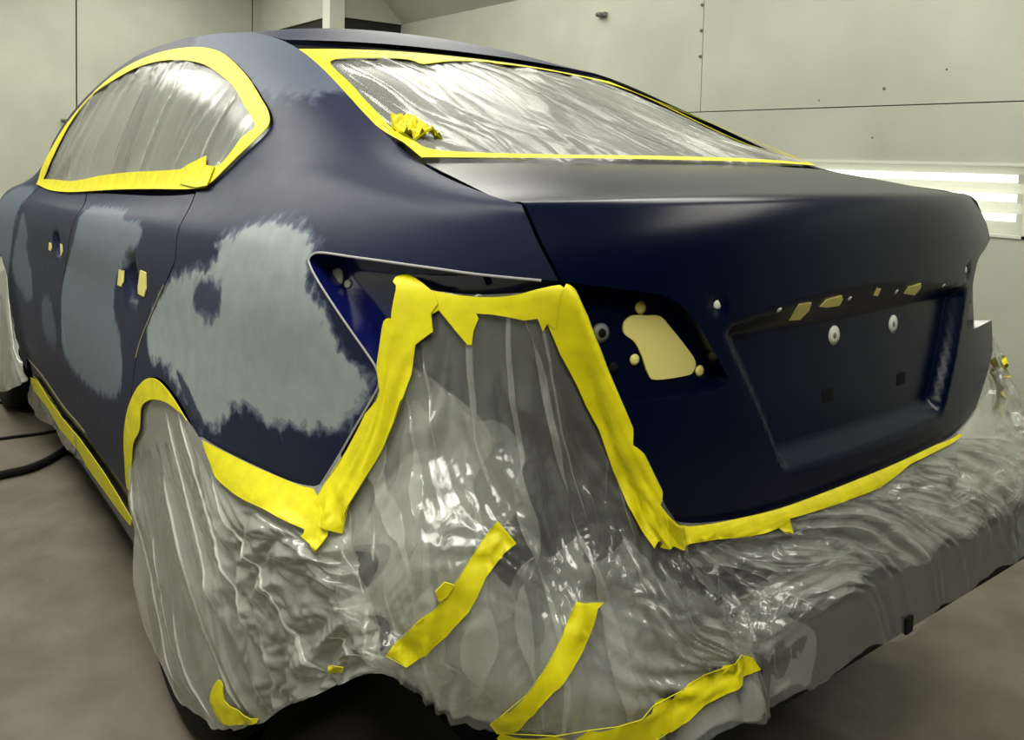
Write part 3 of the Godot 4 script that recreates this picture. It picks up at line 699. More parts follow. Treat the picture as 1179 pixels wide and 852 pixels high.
# navy base coat with sanded grey primer patches; the patches are matter with ragged outlines of their own
func side_paint() -> StandardMaterial3D:
	var wd := 1536
	var hg := 560
	var im := Image.create(wd, hg, false, Image.FORMAT_RGB8)
	var ro := Image.create(wd, hg, false, Image.FORMAT_RGB8)
	var grain := FastNoiseLite.new()
	grain.seed = 77
	grain.frequency = 1.0
	var mask := PackedFloat32Array(); mask.resize(wd * hg)
	for k in [["PATCH_Q", 1.0, 0.014], ["PATCH_D", 0.66, 0.013], ["PATCH_F1", 0.5, 0.02], ["PATCH_F2", 0.4, 0.02], ["PATCH_C", 0.5, 0.02], ["PATCH_FF", 0.55, 0.02], ["PATCH_Q_HOLE", -1.0, 0.014], ["SCRATCH", -1.0, 0.003]]:
		var poly := smooth(P[k[0]])
		var lo := poly[0]
		var hi := poly[0]
		for q in poly:
			lo = lo.min(q)
			hi = hi.max(q)
		lo -= Vector2(0.04, 0.04)
		hi += Vector2(0.04, 0.04)
		for y in range(maxi(0, int((1.43 - hi.y) / 1.48 * hg)), mini(hg, int((1.43 - lo.y) / 1.48 * hg) + 1)):
			for x in range(maxi(0, int((lo.x + 4.1) / 4.1 * wd)), mini(wd, int((hi.x + 4.1) / 4.1 * wd) + 1)):
				var q := Vector2(-4.1 + 4.1 * (x + 0.5) / wd, 1.43 - 1.48 * (y + 0.5) / hg)
				var w: float = k[2]
				var j := Vector2(grain.get_noise_2d(q.x * 22.0, q.y * 22.0), grain.get_noise_2d(q.x * 22.0 + 50.0, q.y * 22.0)) * w * 1.3
				var h := 0.0
				for f in 6:
					var fine := Vector2(grain.get_noise_2d(q.x * 45.0 + f * 7.0, q.y * 45.0), grain.get_noise_2d(q.x * 45.0 + 9.0, q.y * 45.0 - f * 5.0)) * w * 0.6
					fine += Vector2.from_angle(f * 1.05) * w * (0.25 + 0.12 * f)
					if Geometry2D.is_point_in_polygon(q + j + fine, poly): h += 1.0 / 6.0
				var at := y * wd + x
				if k[1] > 0.0: mask[at] = maxf(mask[at], h * k[1])
				else: mask[at] *= 1.0 - h * 0.75
	for y in hg:
		for x in wd:
			var m := mask[y * wd + x]
			var g := grain.get_noise_2d(x * 0.05, y * 0.05) * 0.03 + grain.get_noise_2d(x * 0.9, y * 0.9) * 0.012
			var worn := clampf(grain.get_noise_2d(x * 0.012 + 300.0, y * 0.02) * 0.5, 0.0, 1.0) * 0.12
			var c := SANDED_NAVY.lerp(Color(0.30, 0.32, 0.35), worn * (1.0 - m)).lerp(PRIMER, m)
			im.set_pixel(x, y, Color(c.r + g * (0.2 + m), c.g + g * (0.2 + m), c.b + g * (0.2 + m)))
			var r := lerpf(0.52, 0.62, m) + g
			ro.set_pixel(x, y, Color(r, r, r))
	var s := std(Color(1, 1, 1), 1.0, 0.36)
	s.albedo_texture = ImageTexture.create_from_image(im)
	s.roughness_texture = ImageTexture.create_from_image(ro)
	s.texture_repeat = false
	return s

# ------------------------------------------------------------------ shapes of the surfaces
func sstep(x: float) -> float:
	x = clampf(x, 0.0, 1.0)
	return x * x * (3.0 - 2.0 * x)

func crease(n: FastNoiseLite, x: float, y: float) -> float:
	return 0.35 - absf(n.get_noise_2d(x, y))

# plate recess in the boot lid, and the dimples round two screw holes
func lid_relief(u: float, v: float) -> float:
	var vt := 0.515 + 0.12 * u * u
	var ue := 0.625 - 0.55 * (v - 0.55)
	var k := clampf((v - vt) / maxf(0.576 - vt, 0.012), 0.0, 1.0)
	var d := -0.030 * (0.7 * k + 0.3 * sstep(k)) * (1.0 - sstep((v - 0.775) / 0.035)) * (1.0 - sstep((absf(u) - ue + 0.035) / 0.05))
	for h in [Vector2(-0.628, 0.529), Vector2(0.628, 0.529)]:
		var r := Vector2((u - h.x) * 0.62, v - h.y).length()
		d -= 0.004 * (1.0 - sstep((r - 0.008) / 0.01))
	return d

# bowls behind the missing door handles, and the shoulder crease
func side_relief(u: float, v: float) -> float:
	var d := 0.0
	for h in [[-1.403, 0.832, 0.075, 0.068, 0.03], [-2.373, 0.842, 0.07, 0.058, 0.026]]:
		var x: float = (u - h[0] + (v - h[1]) * 0.3) / h[2]
		var y: float = (v - h[1]) / h[3]
		var r := sqrt(x * x + y * y)
		if r < 1.3: d -= h[4] * (1.0 - sstep((r - 0.55) / 0.5))
	if u < -0.5 and u > -3.3:
		var line := 0.972 - 0.012 * sin((u + 0.5) * 0.9)
		var k := absf(v - line)
		if k < 0.06: d += 0.005 * pow(1.0 - k / 0.06, 1.5) * sstep((-0.5 - u) / 0.2)
	return d

func tri(x: float) -> float:
	return absf(x - floorf(x) - 0.5) * 2.0 - 0.5

# pleats: straight sharp folds along one direction, of uneven width and height
func pleats(s: float, t: float, freq: float, wander: float, from: float) -> float:
	var height := clampf(noise_a.get_noise_2d(s * freq * 0.45 + from, t * 1.5) * 0.9 + 0.45, 0.0, 1.0)
	return tri(s * freq + wander * noise_b.get_noise_2d(s * freq * 0.35 + from, t * 2.0 + from)) * height

func facets(u: float, v: float, freq: float, from: float) -> float:
	var a := tri(u * freq * 0.8 + v * freq * 0.6 + 0.9 * noise_a.get_noise_2d(u * freq * 0.4 + from, v * freq * 0.4))
	var b := tri(u * freq * 0.5 - v * freq * 0.9 + 0.9 * noise_b.get_noise_2d(u * freq * 0.4, v * freq * 0.4 + from))
	return minf(a, b) + 0.25

# folds that fan out from a point where the film is gathered under tape
func fan(u: float, v: float, cu: float, cv: float, up: float, count: float, from: float) -> float:
	var x := u - cu
	var y := (v - cv) * up + 0.02
	var q := sqrt(x * x + y * y)
	if y < 0.0 or q > 0.5: return 0.0
	var a := atan2(x, y)
	return tri(a * count + 0.8 * noise_a.get_noise_2d(a * 2.0 + from, q * 6.0)) * minf(q / 0.12, 1.0) * exp(-q * q / 0.04)

func drape_folds(u: float, v: float) -> float:
	var lean := lerpf(0.10, 0.85, sstep((u - 0.65) / 0.35)) * (1.0 - 0.9 * sstep((u - 1.6) / 0.3))
	var s := u - lean * (v - 0.02)
	var d := 0.022 * pleats(s, v, 9.0, 1.2, 3.0)
	d += 0.011 * pleats(s + v * 0.12, v, 21.0, 1.4, 17.0)
	d += 0.004 * pleats(s - v * 0.1, v, 55.0, 1.6, 29.0)
	d += 0.007 * facets(u, v, 9.0, 5.0) * clampf(noise_b.get_noise_2d(u * 5.0, v * 5.0) + 0.4, 0.0, 1.0)
	d += 0.004 * facets(u, v, 28.0, 8.0) * clampf(noise_a.get_noise_2d(u * 8.0, v * 8.0) + 0.3, 0.0, 1.0)
	d += 0.018 * fan(u, v, 0.27, 0.02, 1.0, 4.0, 1.0) + 0.022 * fan(u, v, 0.66, 0.0, 1.0, 4.5, 2.0) + 0.022 * fan(u, v, 0.87, 0.0, 1.0, 4.0, 3.0) + 0.016 * fan(u, v, 1.15, 0.0, 1.0, 4.0, 7.0)
	d += 0.018 * fan(u, v, 0.645, 0.42, -1.0, 5.0, 4.0) + 0.008 * fan(u, v, 0.40, 0.33, -1.0, 4.0, 5.0)
	return d * (0.03 + 0.97 * sstep((v - 0.055) / 0.12)) * (1.0 - 0.85 * sstep((v - 0.39) / 0.035) * sstep((u - 0.68) / 0.12))

func wheel_folds(u: float, v: float) -> float:
	var s := u - 0.30 * v
	var d := 0.014 * pleats(s, v, 5.0, 1.0, 1.0) + 0.004 * pleats(s, v, 17.0, 1.2, 9.0)
	var busy := sstep((u - 0.5) / 0.3)
	d += (0.002 + 0.014 * busy) * facets(u, v, 9.0, 2.0)
	d += (0.001 + 0.004 * busy) * facets(u, v, 25.0, 4.0)
	return d * (0.02 + 0.98 * sstep((v - 0.05) / 0.14))

func window_folds(u: float, v: float) -> float:
	var s := u - (v - 1.1) * 0.6
	return 0.012 * pleats(s, v, 4.0, 0.9, 4.0) + 0.005 * pleats(s, v, 13.0, 1.3, 14.0) + 0.001 * pleats(s, v, 46.0, 1.3, 24.0)

# the rear glass lies a little below the pillars and the roof edge, and comes up to the deck
func glass_sink(v: float) -> float:
	return -0.016 * (1.0 - sstep((v - 0.52) / 0.22))

func glass_folds(u: float, v: float) -> float:
	# the film is pulled straight down the window
	var x := u * 0.56
	var s := x - 0.03 * v
	return glass_sink(v) + 0.012 * pleats(s, v, 8.0, 1.0, 6.0) + 0.006 * pleats(s + v * 0.06, v, 22.0, 1.2, 16.0) + 0.0018 * pleats(s - v * 0.06, v, 60.0, 1.3, 26.0)

func half_grid(us: Array, e: Array, c: Array, py: float, pz: float) -> Array:
	var g := []
	for s in us:
		var line := []
		for k in e.size():
			var a := absf(s)
			line.append([s * e[k][0], lerpf(c[k][0], e[k][1], pow(a, py)), lerpf(c[k][1], e[k][2], pow(a, pz))])
		g.append(line)
	return g

func _ready() -> void:
	# ---------------------------------------------------------------- camera, sky, lights
	var cam := Camera3D.new()
	cam.name = "camera"
	cam.projection = Camera3D.PROJECTION_FRUSTUM
	cam.near = 0.05
	cam.far = 60.0
	cam.size = 0.05 * 852.0 / 968.707
	cam.frustum_offset = Vector2(0.0, -0.05 * (426.0 - 231.17) / 968.707)
	cam.transform = Transform3D(Basis(Vector3(0.78756, 0.023828, 0.615777), Vector3(0.013661, 0.998332, -0.056103), Vector3(-0.616087, 0.052596, 0.78592)), Vector3(-1.383, 1.1443, 0.7117))
	add_child(cam)
	cam.current = true
	var env := Environment.new()
	env.background_mode = Environment.BG_COLOR
	env.background_color = Color(0.02, 0.02, 0.02)
	env.tonemap_mode = Environment.TONE_MAPPER_LINEAR
	env.tonemap_exposure = 1.0
	env.sdfgi_enabled = true
	env.ssao_enabled = true
	env.ssil_enabled = true
	var we := WorldEnvironment.new()
	we.name = "environment"
	we.environment = env
	add_child(we)
	noise_a.seed = 11
	noise_a.frequency = 1.0
	noise_a.fractal_type = FastNoiseLite.FRACTAL_NONE
	noise_b.seed = 42
	noise_b.frequency = 1.0
	noise_b.fractal_type = FastNoiseLite.FRACTAL_NONE
	tucks.drape = make_tucks(5, 24, 0.06, 0.38, 0.0, 0.48, 0.014, 1.1, 0.05, 0.2) + make_tucks(6, 12, 0.38, 0.70, 0.0, 0.48, 0.010, 0.7, 0.15, 0.35) + make_tucks(8, 30, 0.62, 1.45, 0.0, 0.40, 0.015, 0.7, 0.75, 0.4) + make_tucks(9, 10, 1.5, 2.05, 0.0, 0.48, 0.012, 0.7, 0.1, 0.2)
	tucks.wheel = make_tucks(15, 10, 0.03, 1.0, 0.02, 0.52, 0.010, 0.8, 0.35, 0.25)
	tucks.window = make_tucks(25, 16, -3.4, -0.95, 0.95, 1.42, 0.014, 0.9, 0.6, 0.12)
	tucks.glass = make_tucks(35, 26, -0.54, 0.54, 0.02, 0.80, 0.009, 0.9, 0.04, 0.10)
	make_materials()
	build_booth()
	build_surfaces()
	build_car()
	build_masking()
	build_floor_things()

func area_light(called: String, at: Vector3, towards: Vector3, size: Vector2, energy: float, parent: Node3D, color := Color(1.0, 0.99, 0.945)) -> void:
	var l := AreaLight3D.new()
	l.name = called
	l.area_size = size
	l.light_energy = energy
	l.light_color = color
	l.shadow_enabled = true
	l.area_range = 14.0
	l.area_attenuation = 2.0
	parent.add_child(l, true)
	var up := Vector3.UP if absf(towards.normalized().y) < 0.99 else Vector3.FORWARD
	l.look_at_from_position(at, at + towards, up)

# ------------------------------------------------------------------ the booth
const WALL_X := 2.3
const LEFT_X := -2.9
const BACK_Z := -7.12
const NEAR_Z := 6.4
const CEILING_Y := 2.85

func build_booth() -> void:
	struct_part("floor", boxes([[Vector3(LEFT_X - 0.2, FLOOR_Y - 0.15, BACK_Z - 0.2), Vector3(WALL_X + 0.3, FLOOR_Y, NEAR_Z + 0.2)]]), mats.floor)
	struct_part("ceiling", boxes([[Vector3(LEFT_X - 0.2, CEILING_Y, BACK_Z - 0.2), Vector3(WALL_X + 0.3, CEILING_Y + 0.12, NEAR_Z + 0.2)]]), mats.wall)
	# right wall with an opening for the low light box
	var z0 := -3.0
	var z1 := -0.66
	var y0 := 0.862
	var y1 := 1.165
	var x2 := WALL_X + 0.25
	var xb := WALL_X + 0.03
	var wr := struct_part("wall_right", boxes([
		[Vector3(xb, FLOOR_Y, BACK_Z - 0.2), Vector3(x2, y0, NEAR_Z + 0.2)],
		[Vector3(xb, y1, BACK_Z - 0.2), Vector3(x2, CEILING_Y, NEAR_Z + 0.2)],
		[Vector3(xb, y0, BACK_Z - 0.2), Vector3(x2, y1, z0)],
		[Vector3(xb, y0, z1), Vector3(x2, y1, NEAR_Z + 0.2)]]), mats.seam)
	# sheet panels fixed to it, with open joints between them
	var g := 0.0025
	for q in [[1.414 + g, CEILING_Y, BACK_Z, -2.323 - g], [1.414 + g, CEILING_Y, -2.323 + g, NEAR_Z], [y1, 1.414 - g, BACK_Z, NEAR_Z], [FLOOR_Y, y0, BACK_Z, NEAR_Z], [y0, y1, BACK_Z, z0], [y0, y1, z1, NEAR_Z]]:
		struct_part("wall_panel", boxes([[Vector3(WALL_X, q[0], q[2]), Vector3(xb, q[1], q[3])]]), mats.wall, wr)
	for y in [2.0, 1.86, 1.72]:
		struct_part("screw", lathe_x([[-0.009, 0.0], [-0.009, 0.006], [-0.004, 0.009], [0.0, 0.009]], Vector3(WALL_X, y, -2.335), 12), mats.seam, wr)
	for q in [[1.491, -1.274, 0.008], [1.56, -1.0, 0.005], [1.45, -1.6, 0.005], [1.27, -1.32, 0.005]]:
		struct_part("paint_spot", lathe_x([[-0.003, 0.0], [-0.0025, q[2] * 0.7], [0.0, q[2]]], Vector3(WALL_X, q[0], q[1]), 12), mats.seam, wr)
	struct_part("baseboard_right", boxes([[Vector3(WALL_X - 0.03, FLOOR_Y, BACK_Z), Vector3(WALL_X, FLOOR_Y + 0.035, NEAR_Z)]]), mats.dark_panel)
	# sloping panels between walls and ceiling
	for k in [[WALL_X, -0.62, "trim_1"], [LEFT_X, 0.62, "trim_2"]]:
		var st := SurfaceTool.new()
		st.begin(Mesh.PRIMITIVE_TRIANGLES)
		var a := Vector3(k[0], 2.238, BACK_Z)
		var b := Vector3(k[0] + k[1], CEILING_Y, BACK_Z)
		var c := b + Vector3(0, 0, NEAR_Z - BACK_Z)
		var d := a + Vector3(0, 0, NEAR_Z - BACK_Z)
		var n := Vector3(signf(k[1]) * 0.7, -0.7, 0).normalized()
		for v in [a, b, c, a, c, d]:
			st.set_normal(n)
			st.add_vertex(v)
		for v in [a, d, c, a, c, b]:
			st.set_normal(-n)
			st.add_vertex(v - n * 0.03)
		struct_part(k[2], st.commit(), mats.wall)
	struct_part("wall_left", boxes([[Vector3(LEFT_X - 0.25, FLOOR_Y, BACK_Z - 0.2), Vector3(LEFT_X, CEILING_Y, NEAR_Z + 0.2)]]), mats.wall)
	# end wall made of door leaves with upright joints
	var wb := struct_part("wall_back", boxes([[Vector3(LEFT_X - 0.2, FLOOR_Y, BACK_Z - 0.25), Vector3(WALL_X + 0.3, CEILING_Y, BACK_Z - 0.06)]]), mats.seam)
	var xs := [LEFT_X, -1.45, 0.098, 1.598, WALL_X]
	for i in 4:
		struct_part("door_leaf", boxes([[Vector3(xs[i] + 0.006, FLOOR_Y + 0.01, BACK_Z - 0.06), Vector3(xs[i + 1] - 0.006, CEILING_Y, BACK_Z)]]), mats.wall, wb)
	struct_part("hinge", boxes([[Vector3(0.02, 1.24, BACK_Z), Vector3(0.06, 1.36, BACK_Z + 0.04)], [Vector3(-0.02, 1.35, BACK_Z), Vector3(0.09, 1.365, BACK_Z + 0.05)]]), mats.seam, wb)
	# corner cabin beside the end wall with a dark window band under its top
	var cx := 1.62
	var cz := -5.526
	var cab := struct_part("wall_corner", boxes([
		[Vector3(cx + 0.03, FLOOR_Y, BACK_Z), Vector3(WALL_X, 1.90, cz - 0.02)],
		[Vector3(cx + 0.03, 2.236, BACK_Z), Vector3(WALL_X, CEILING_Y, cz - 0.02)]]), mats.wall)
	struct_part("corner_post", boxes([[Vector3(cx, FLOOR_Y, cz - 0.13), Vector3(cx + 0.13, CEILING_Y, cz)]]), mats.trim_white, cab)
	struct_part("window_band", boxes([[Vector3(cx + 0.05, 1.90, BACK_Z), Vector3(WALL_X, 2.236, cz - 0.05)]]), mats.dark_panel, cab)
	# near end of the booth, behind the photographer: unseen roller door, added dark to keep rear reflections low
	var wn := struct_part("wall_front", boxes([[Vector3(LEFT_X - 0.2, FLOOR_Y, NEAR_Z), Vector3(WALL_X + 0.3, CEILING_Y, NEAR_Z + 0.2)]]), mats.near_black)
	for k in 9:
		struct_part("added_slat", boxes([[Vector3(LEFT_X + 0.1, FLOOR_Y + 0.02 + k * 0.31, NEAR_Z - 0.02), Vector3(WALL_X - 0.1, FLOOR_Y + 0.32 + k * 0.31, NEAR_Z)]]), mats.near_black, wn)
	# light boxes
	wall_light(Vector3(WALL_X, 0, 0), -1.0, z0, z1, y0, y1, "low wall light box with bright tubes in the right booth wall")
	for k in [[0.4, -6.6, -4.8, "nearest the end wall"], [1.25, -4.2, -2.4, "over the front seats"], [1.25, -1.9, -0.1, "over the boot"], [1.25, 0.4, 2.2, "added as unseen fill at the rear"], [-1.5, 0.4, 2.2, "added as unseen fill at the rear"], [-1.5, -6.6, -4.8, "nearest the end wall"], [-1.5, -4.2, -2.4, "over the front seats"], [-1.5, -1.9, -0.1, "over the boot"]]:  # the rear pair is unseen, added to fill light on film and tape
		var th := thing("ceiling_light", Vector3(k[0], CEILING_Y, (k[1] + k[2]) * 0.5), "white ceiling light box on the %s side, %s" % ["right" if k[0] > 0.0 else "left", k[3]], "light")
		var half: float = (k[2] - k[1]) * 0.5
		obj("housing", boxes([[Vector3(-0.62, -0.03, -half - 0.06), Vector3(0.62, 0.0, half + 0.06)]]), mats.trim_white, th)
		obj("light_diffuser", boxes([[Vector3(-0.57, -0.036, -half), Vector3(0.57, -0.03, half)]]), mats.diffuser_glow, th)
		area_light("lamp", th.position + Vector3(0, -0.045, 0), Vector3.DOWN, Vector2(1.14, half * 2.0), CEIL_E * (0.8 if k[0] > 0.0 else 1.15), th)
	# clamp on the wall
	var cl := thing("wall_clamp", Vector3(WALL_X, 2.036, -3.109), "small metal clamp on the white wall above the rear window", "clamp")
	obj("bracket", boxes([[Vector3(-0.03, -0.012, -0.035), Vector3(0, 0.012, 0.035)]]), mats.steel, cl)
	obj("knob", lathe_x([[-0.07, 0.0], [-0.07, 0.012], [-0.05, 0.018], [-0.03, 0.014], [-0.03, 0.0]], Vector3(0, -0.006, 0.012), 16), mats.steel, cl)

func wall_light(at: Vector3, s: float, z0: float, z1: float, y0: float, y1: float, label: String) -> void:
	var t := thing("wall_light", Vector3(at.x, (y0 + y1) * 0.5, (z0 + z1) * 0.5), label, "light")
	var hz := (z1 - z0) * 0.5
	var hy := (y1 - y0) * 0.5
	var d := -s * 0.16
	obj("housing", boxes([[Vector3(minf(d, d + 0.01), -hy, -hz), Vector3(maxf(d, d + 0.01), hy, hz)]]), mats.trim_white, t)
	var f := 0.012
	obj("frame", boxes([
		[Vector3(-0.006, hy - f, -hz), Vector3(0.02, hy, hz)], [Vector3(-0.006, -hy, -hz), Vector3(0.02, -hy + f, hz)],
		[Vector3(-0.006, -hy, -hz), Vector3(0.02, hy, -hz + f)], [Vector3(-0.006, -hy, hz - f), Vector3(0.02, hy, hz)]]), mats.trim_white, t)
	var pane := std(Color(0.95, 0.97, 0.9, 0.10), 0.05, 0.5)
	pane.transparency = BaseMaterial3D.TRANSPARENCY_ALPHA
	obj("glass_pane", boxes([[Vector3(0.006, -hy + f, -hz + f), Vector3(0.010, hy - f, hz - f)]]), pane, t)
	for y in [0.088, 0.008, -0.074]:
		obj("light_tube", tube([Vector3(0.09, y, -hz + 0.05), Vector3(0.09, y, hz - 0.06)], 0.016, 12), mats.tube_glow, t)
		obj("lamp_holder", boxes([[Vector3(0.06, y - 0.02, hz - 0.06), Vector3(0.15, y + 0.02, hz - 0.035)]]), mats.trim_white, t)
	area_light("lamp", t.position + Vector3(s * 0.02, 0, 0), Vector3(s, 0, 0), Vector2(hz * 1.9, 0.02), WALL_E, t)

# ------------------------------------------------------------------ surfaces
func build_surfaces() -> void:
	side = make_surface(SIDE_GRID, SIDE_U, SIDE_V, 0.02, 0.01, 1.0, "side")
	lid = make_surface(half_grid(LID_U, LID_EDGE, LID_MID, 2.0, 2.4), LID_U, LID_V, 0.02, 0.01, -1.0, "lid")
	glass = make_surface(half_grid(TOP_U, GLASS_EDGE, GLASS_MID, 2.2, 2.2), TOP_U, GLASS_V, 0.02, 0.01, -1.0)
	roof = make_surface(half_grid(TOP_U, ROOF_EDGE, ROOF_MID, 2.2, 2.2), TOP_U, ROOF_V, 0.02, 0.02, -1.0)
	drape = make_surface(DRAPE_GRID, DRAPE_U, DRAPE_V, 0.01, 0.01, -1.0, "drape_flat", true)
	wheel_film = make_surface(WHEEL_GRID, WHEEL_U, WHEEL_V, 0.01, 0.01, -1.0, "wheel_flat", true)

func rect_outline(u0: float, v0: float, u1: float, v1: float) -> PackedVector2Array:
	return PackedVector2Array([Vector2(u0, v0), Vector2(u1, v0), Vector2(u1, v1), Vector2(u0, v1)])

func cut(a: PackedVector2Array, holes: Array) -> PackedVector2Array:
	var r := a
	for h in holes:
		var got := Geometry2D.clip_polygons(r, h)
		var best := 0.0
		for g in got:
			if absf(area_of(g)) > best:
				best = absf(area_of(g))
				r = g
	return r

func area_of(p: PackedVector2Array) -> float:
	var a := 0.0
	for i in p.size(): a += p[i].cross(p[(i + 1) % p.size()])
	return a * 0.5

# ------------------------------------------------------------------ the car
func build_car() -> void:
	var car := thing("sedan_car", Vector3.ZERO, "dark navy sedan with grey primer patches, masked with film and yellow tape for painting", "car")
	var dlo := smooth(P.DLO_OUT)
	var lamp_edge := smooth(P.LAMP_EDGE, false)
	var arch := smooth(P.ARCH, false)
	var gap := smooth(P.DOOR_GAP, false)
	var midgap := smooth(P.MID_GAP, false)
	var frontgap := smooth(P.FRONT_GAP, false)
	var bottom := smooth(P.DOOR_BOTTOM, false)
	var cell := Vector2(0.02, 0.02)
	# quarter panel: roof rail, pillar, lamp edge, arch, door gap, window opening
	var q := PackedVector2Array([Vector2(-3.14, 1.43), Vector2(0.0, 1.43), Vector2(0.0, lamp_edge[0].y)])
	q.append_array(lamp_edge)
	var arch_back := arch.duplicate()
	arch_back.reverse()
	for p in arch_back:
		if p.y > 0.47: q.append(p)
	var gap_back := gap.duplicate()
	gap_back.reverse()
	for p in gap_back: q.append(p)
	q.append_array(PackedVector2Array([Vector2(-1.22, 1.08), Vector2(-3.18, 1.075), Vector2(-3.2, 1.2)]))
	q = cut(q, [dlo])
	# rear door
	var rd := PackedVector2Array()
	rd.append_array(gap)
	for p in arch_back:
		if p.y < 0.47 and p.y > 0.30: rd.append(p)
	var bottom_back := bottom.duplicate()
	bottom_back.reverse()
	for p in bottom_back:
		if p.x < -1.47 and p.x > -1.95: rd.append(p)
	var mid_back := midgap.duplicate()
	mid_back.reverse()
	rd.append_array(mid_back)
	# front door
	var fd := PackedVector2Array()
	fd.append_array(midgap)
	for p in bottom_back:
		if p.x < -2.0: fd.append(p)
	var front_back := frontgap.duplicate()
	front_back.reverse()
	fd.append_array(front_back)
	# fender
	var ff := PackedVector2Array([Vector2(-3.14, 1.43), Vector2(-3.14, 1.08)])
	ff.append_array(frontgap)
	ff.append_array(PackedVector2Array([Vector2(-3.18, 0.22)]))
	for k in 13:
		var t := PI * k / 12.0
		ff.append(Vector2(-3.70 + 0.36 * cos(t), maxf(0.26 + 0.40 * sin(t), 0.24)))
	ff.append_array(PackedVector2Array([Vector2(-4.1, 0.24), Vector2(-4.1, 1.43)]))
	var sill := PackedVector2Array([Vector2(-3.16, 0.12), Vector2(-1.47, 0.12), Vector2(-1.452, 0.23), Vector2(-1.425, 0.285)])
	for p in bottom_back:
		if p.x < -1.44: sill.append(p + Vector2(0, -0.004))
	for flip in [false, true]:
		obj("quarter_panel", panel(side, q, [], cell, 0.0, 0.015, flip, true, 0.002), mats.body_side, car)
		obj("rear_door", panel(side, rd, [dlo], cell, 0.0, 0.02, flip, true, 0.0028), mats.body_side, car)
		obj("front_door", panel(side, fd, [dlo], cell, 0.0, 0.02, flip, true, 0.0028), mats.body_side, car)
		obj("front_fender", panel(side, ff, [], Vector2(0.04, 0.03), 0.0, 0.02, flip, true, 0.0025), mats.body_side, car)
		obj("rocker_sill", panel(side, sill, [], Vector2(0.04, 0.02), -0.008, 0.02, flip, false, 0.002), mats.navy, car)
		obj("side_glass", panel(side, Geometry2D.offset_polygon(dlo, 0.02)[0], [], Vector2(0.04, 0.03), -0.016, 0.0, flip), mats.dark_glass, car)
		# dark joint behind the door edges, the window pillars and the body shell behind
		obj("door_jamb", panel(side, rect_outline(-3.4, 0.14, -1.42, 1.06), [], Vector2(0.06, 0.04), -0.032, 0.0, flip), mats.black, car)
		for pl in [[-2.05, 0.05, 0.10], [-1.34, 0.03, 0.06]]:
			var pillar := PackedVector2Array([Vector2(pl[0] - pl[1], 1.06), Vector2(pl[0] + pl[1], 1.06), Vector2(pl[0] + pl[1] + pl[2], 1.40), Vector2(pl[0] - pl[1] + pl[2], 1.40)])
			obj("window_pillar", panel(side, pillar, [], Vector2(0.03, 0.03), -0.010, 0.004, flip), mats.black, car)
		# edges sanded through to the pale undercoat
		var worn := PackedVector2Array()
		for p in gap:
			if p.y < 0.87 and p.y > 0.66: worn.append(p + Vector2(-0.004, 0))
		obj("sanded_edge", line_ribbon(side, worn, 0.005, 0.0008, false, flip), mats.undercoat, car)
		var worn2 := PackedVector2Array()
		for p in bottom:
			if p.x < -1.95 and p.x > -3.05: worn2.append(p + Vector2(0, 0.006))
		obj("sanded_edge", line_ribbon(side, worn2, 0.006, 0.0008, false, flip), mats.undercoat, car)
		# lamp pocket: floor deep behind the panel edge, walls, thin pale grey line on the rim
		var pocket := PackedVector2Array([Vector2(-0.62, 1.005), Vector2(0.0, 1.005), Vector2(0.0, 0.95), Vector2(-0.25, 0.94), Vector2(-0.345, 0.78), Vector2(-0.40, 0.66), Vector2(-0.62, 0.66)])
		var floor_ := obj("lamp_pocket", panel(side, pocket, [], Vector2(0.03, 0.02), -0.05, 0.0, flip), mats.gloss_blue, car)
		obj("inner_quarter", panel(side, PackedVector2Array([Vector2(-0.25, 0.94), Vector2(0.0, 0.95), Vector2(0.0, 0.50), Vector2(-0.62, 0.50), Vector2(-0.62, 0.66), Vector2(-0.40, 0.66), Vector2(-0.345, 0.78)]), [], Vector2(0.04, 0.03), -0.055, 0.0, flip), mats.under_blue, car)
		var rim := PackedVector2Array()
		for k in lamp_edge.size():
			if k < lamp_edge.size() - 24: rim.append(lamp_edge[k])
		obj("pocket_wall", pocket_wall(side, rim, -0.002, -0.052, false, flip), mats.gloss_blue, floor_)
		var pale_rim := PackedVector2Array()
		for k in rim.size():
			if k > 1: pale_rim.append(rim[k])
		obj("pale_edge", line_ribbon(side, pale_rim, 0.0036, 0.0008, false, flip), mats.pale_edge, car)
		obj("plug", dot_on(side, Vector2(P.POCKET_HOLE[0][0], P.POCKET_HOLE[0][1]), 0.014, -0.049, 0.004, flip), mats.white_plastic, floor_)
		obj("plug", dot_on(side, Vector2(P.POCKET_HOLE_B[0][0], P.POCKET_HOLE_B[0][1]), 0.006, -0.049, 0.003, flip), mats.white_plastic, floor_)
		obj("pressed_ridge", panel(side, PackedVector2Array([Vector2(-0.30, 0.985), Vector2(-0.16, 0.985), Vector2(-0.15, 0.962), Vector2(-0.31, 0.966)]), [], Vector2(0.01, 0.01), -0.036, 0.014, flip), mats.gloss_blue, floor_)
	# boot lid
	var lid_outline := PackedVector2Array([Vector2(-0.996, 0.004), Vector2(-0.998, 0.4)])
	var low := smooth(P.LID_BOTTOM, false)
	lid_outline.append_array(low)
	lid_outline.append_array(PackedVector2Array([Vector2(0.998, 0.72), Vector2(0.998, 0.4), Vector2(0.996, 0.004)]))
	var pk := smooth(P.LID_POCKET, false)
	pk.append_array(PackedVector2Array([Vector2(-1.05, pk[-1].y), Vector2(-1.05, pk[0].y)]))
	var pk2 := mirrored(pk)
	lid_outline = cut(lid_outline, [pk, pk2])
	var lid_node := obj("boot_lid", panel(lid, lid_outline, [], Vector2(0.016, 0.01), 0.0, 0.014), mats.navy, car)
